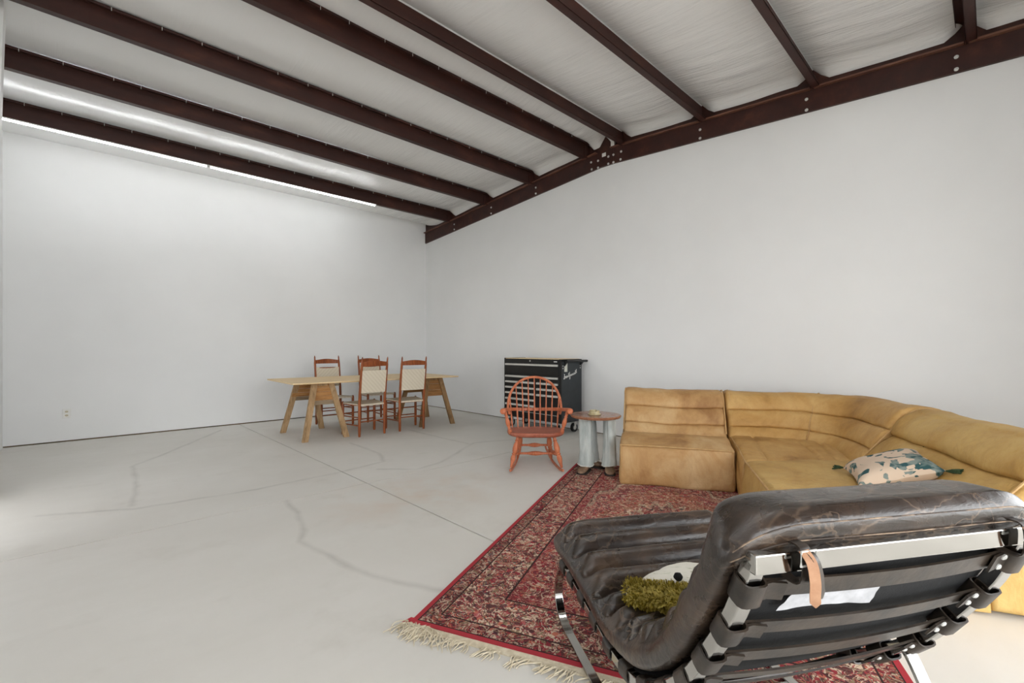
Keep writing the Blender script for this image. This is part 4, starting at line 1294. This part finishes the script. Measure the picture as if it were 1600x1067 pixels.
b.build('script_logo', M['white_plastic'], tc)
for sy in (-1, 1):
    for x in (0.07, DP - 0.07):
        cx, cy = x, sy * (HW - 0.085)
        o = MB().box(cx - 0.035, cx + 0.035, cy - 0.04, cy + 0.04, 0.150, 0.168).build('caster', M['galv'], tc)
        MB().tube([(cx, cy - 0.018, 0.0635), (cx, cy + 0.018, 0.0635)], 0.0635, 24).build('wheel', M['rubber'], o, smooth=True, angle=50)
        MB().tube([(cx, cy - 0.0195, 0.0635), (cx, cy + 0.0195, 0.0635)], 0.034, 20).build('hub', M['galv'], o, smooth=True, angle=50)
        for q in (-1, 1):
            MB().hexa([(cx - 0.012, cy + q * 0.026 - 0.002, 0.055), (cx + 0.012, cy + q * 0.026 - 0.002, 0.055), (cx + 0.012, cy + q * 0.026 + 0.002, 0.055), (cx - 0.012, cy + q * 0.026 + 0.002, 0.055)],
                      [(cx - 0.030, cy + q * 0.026 - 0.002, 0.152), (cx + 0.030, cy + q * 0.026 - 0.002, 0.152), (cx + 0.030, cy + q * 0.026 + 0.002, 0.152), (cx - 0.030, cy + q * 0.026 + 0.002, 0.152)]).build('fork', M['galv'], o)

# ================================================================== DINING TABLE
TA = R(-2.2)
TC = Vector((3.275, 6.650, 0))
def tpt(x, y): v_ = Matrix.Rotation(TA, 3, 'Z') @ Vector((x, y, 0)); return (TC.x + v_.x, TC.y + v_.y, 0.0)
TZ = 0.742
tt = thing('tabletop', 'pale plywood sheet tabletop laid across two wooden trestles', 'tabletop', (TC.x, TC.y, TZ), TA)
MB().box(-1.262, 1.262, -0.62, 0.62, 0.003, 0.019).build('sheet', M['ply'], tt)
MB().box(-1.260, 1.260, -0.618, 0.618, 0.0, 0.016).build('underside', M['plyedge'], tt)


def trestle(x, y, rz_, label, boards, lmat):
    t = thing('trestle', label, 'trestle', (x, y, 0), rz_, 'table trestles')
    for sy in (-1, 1):
        yb_, yt = sy * 0.455, sy * 0.330
        for sx in (-1, 1):
            xb, xt = sx * 0.272, sx * 0.108
            w = 0.037; th = 0.021
            bot = [(xb - w, yb_ - th, 0), (xb + w, yb_ - th, 0), (xb + w, yb_ + th, 0), (xb - w, yb_ + th, 0)]
            top = [(xt - w, yt - th, TZ), (xt + w, yt - th, TZ), (xt + w, yt + th, TZ), (xt - w, yt + th, TZ)]
            # legs lie flat against the boards: turn the wide face outwards
            MB().hexa(bot, top).build('leg', lmat, t, bevel=0.003)
        n = len(boards)
        zt, zbm = TZ - 0.004, 0.455
        for i, bm in enumerate(boards):
            za = zt - (zt - zbm) * i / n; zc = zt - (zt - zbm) * (i + 1) / n + 0.003
            fa = za / TZ; fc = zc / TZ
            xa = 0.272 + (0.108 - 0.272) * fa + 0.030; xc = 0.272 + (0.108 - 0.272) * fc + 0.030
            ya_ = yb_ + (yt - yb_) * fa; yc = yb_ + (yt - yb_) * fc
            o_ = -sy * 0.012; jt = random.uniform(-0.003, 0.003)
            MB().hexa([(-xc, yc + o_ - 0.011 + jt, zc), (xc, yc + o_ - 0.011 + jt, zc), (xc, yc + o_ + 0.011 + jt, zc), (-xc, yc + o_ + 0.011 + jt, zc)],
                      [(-xa, ya_ + o_ - 0.011 + jt, za), (xa, ya_ + o_ - 0.011 + jt, za), (xa, ya_ + o_ + 0.011 + jt, za), (-xa, ya_ + o_ + 0.011 + jt, za)]).build('board', bm, t)
    MB().box(-0.06, 0.06, -0.335, 0.335, TZ - 0.04, TZ).build('top_beam', lmat, t)
    return t


lum_b = m_wood('brown_lumber', srgb(104, 78, 50), srgb(142, 110, 74), srgb(164, 132, 94), (9, 9, 1.0), 2.4, 0.75, 0.2)
trestle(2.415, 6.530, R(-1.0), 'wooden trestle with stacked orange pine boards and pale weathered legs', [M['board'], M['board'], M['board'], M['board'], M['board_g']], M['lumber'])
trestle(4.175, 6.460, R(-7.0), 'darker brown wooden trestle near the corner of the room', [M['board_b'], M['board_b'], M['board_b']], lum_b)


# ================================================================== SHAKER CHAIRS
def chair(label):
    t = thing('dining_chair', label, 'chair', (0, 0, 0), 0, 'tape-back dining chairs')
    POST = [(0, .015), (.03, .0185), (.4, .0195), (.90, .0165), (.935, .011), (.945, .0145), (.952, .009), (.968, .0125), (.985, .009), (1, .004)]
    px = 0.192
    back = lambda z: -0.0 if z < 0.42 else -0.085 * ((z - 0.42) / 0.67) ** 1.25
    for sx in (-1, 1):
        pts = [(sx * px, back(1.09 * q), 1.09 * q) for q, _ in POST]
        P_ = []; r_ = []
        for i in range(41):
            f_ = i / 40; z = 1.09 * f_
            for (a, ra_), (c, rc_) in zip(POST, POST[1:]):
                if a <= f_ <= c: rr = ra_ + (rc_ - ra_) * (f_ - a) / max(c - a, 1e-6)
            P_.append((sx * px, back(z), z)); r_.append(rr)
        MB().tube(P_, r_, 10).build('back_post', M['cherry'], t, smooth=True, angle=60)
        MB().turned((sx * 0.245, 0.37, 0.0), (sx * 0.245, 0.37, 0.462), [(0, .015), (.05, .0185), (.6, .0195), (.93, .0195), (.97, .017), (1, .010)], 10).build('front_leg', M['cherry'], t, smooth=True, angle=60)
        for z in (0.15, 0.26, 0.425):
            MB().tube([(sx * px, 0, z), (sx * 0.245, 0.37, z)], 0.0085, 8).build('rung', M['cherry'], t, smooth=True, angle=60)
    for y_, hw, zs in ((0.0, px, (0.20, 0.42)), (0.37, 0.245, (0.18, 0.29, 0.435))):
        for z in zs:
            MB().tube([(-hw, y_, z), (hw, y_, z)], 0.0085, 8).build('rung', M['cherry'], t, smooth=True, angle=60)
    for z in (0.605, 0.896):
        MB().tube([(-px, back(z), z), (px, back(z), z)], 0.0085, 8).build('rung', M['cherry'], t, smooth=True, angle=60)
    # bent top slat with an arched upper edge
    lps = []
    for i in range(17):
        f_ = i / 16; x = -px + 2 * px * f_
        bow_ = -0.020 * math.sin(PI * f_)
        zt = 1.018 + 0.020 * math.sin(PI * f_) ** 1.3
        y0 = back(0.99) + bow_
        lps.append([(x, y0 - 0.004, 0.962), (x, y0 + 0.004, 0.962), (x, y0 + 0.004 - 0.004, zt), (x, y0 - 0.004 - 0.004, zt)])
    MB().loft(lps).build('slat', M['cherry'], t, smooth=True, angle=40)
    # woven tape back and seat
    def tb(sg):
        def f(s, q):
            z = 0.596 + 0.308 * q; x = -px - 0.004 + (2 * px + 0.008) * s
            return (x, back(z) + sg * (0.014 - 0.004 * math.sin(PI * s)) - 0.008 * math.sin(PI * s), z)
        return f
    b = MB().loft([[tb(-1)(s / 12, 0), tb(-1)(s / 12, .5), tb(-1)(s / 12, 1), tb(1)(s / 12, 1), tb(1)(s / 12, .5), tb(1)(s / 12, 0)] for s in range(13)])
    b.build('tape_back', M['tape_back'], t, smooth=True, angle=50)
    lps = []
    for i in range(13):
        q = i / 12; y_ = -0.008 + 0.388 * q; hw = px + 0.053 * q + 0.006; zc = 0.428 + 0.012 * q
        sag_ = -0.014 * math.sin(PI * q)
        lps.append([(-hw, y_, zc - 0.012), (-hw, y_, zc + 0.012), (0, y_, zc + 0.012 + sag_), (hw, y_, zc + 0.012), (hw, y_, zc - 0.012), (0, y_, zc - 0.012 + sag_)])
    MB().loft(lps).build('tape_seat', M['tape_seat'], t, smooth=True, angle=50)
    return t


ch0 = chair('tape-back wooden chair on the open side of the table, next to the pine-board trestle')
for i, (x, y_, a, lab_) in enumerate(((2.992, 5.945, 3.0, None), (3.605, 5.915, -5.0, 'tape-back wooden chair on the open side of the table, next to the darker trestle'),
                                       (2.970, 7.400, 178.5, 'tape-back wooden chair between the table and far wall, nearer the pine-board trestle'),
                                       (3.700, 7.400, 181.0, 'tape-back wooden chair between the table and far wall, nearer the darker trestle'))):
    c = ch0 if i == 0 else copy_tree(ch0)
    c.location = (x, y_, 0); c.rotation_euler = (0, 0, R(a))
    if lab_: c['label'] = lab_
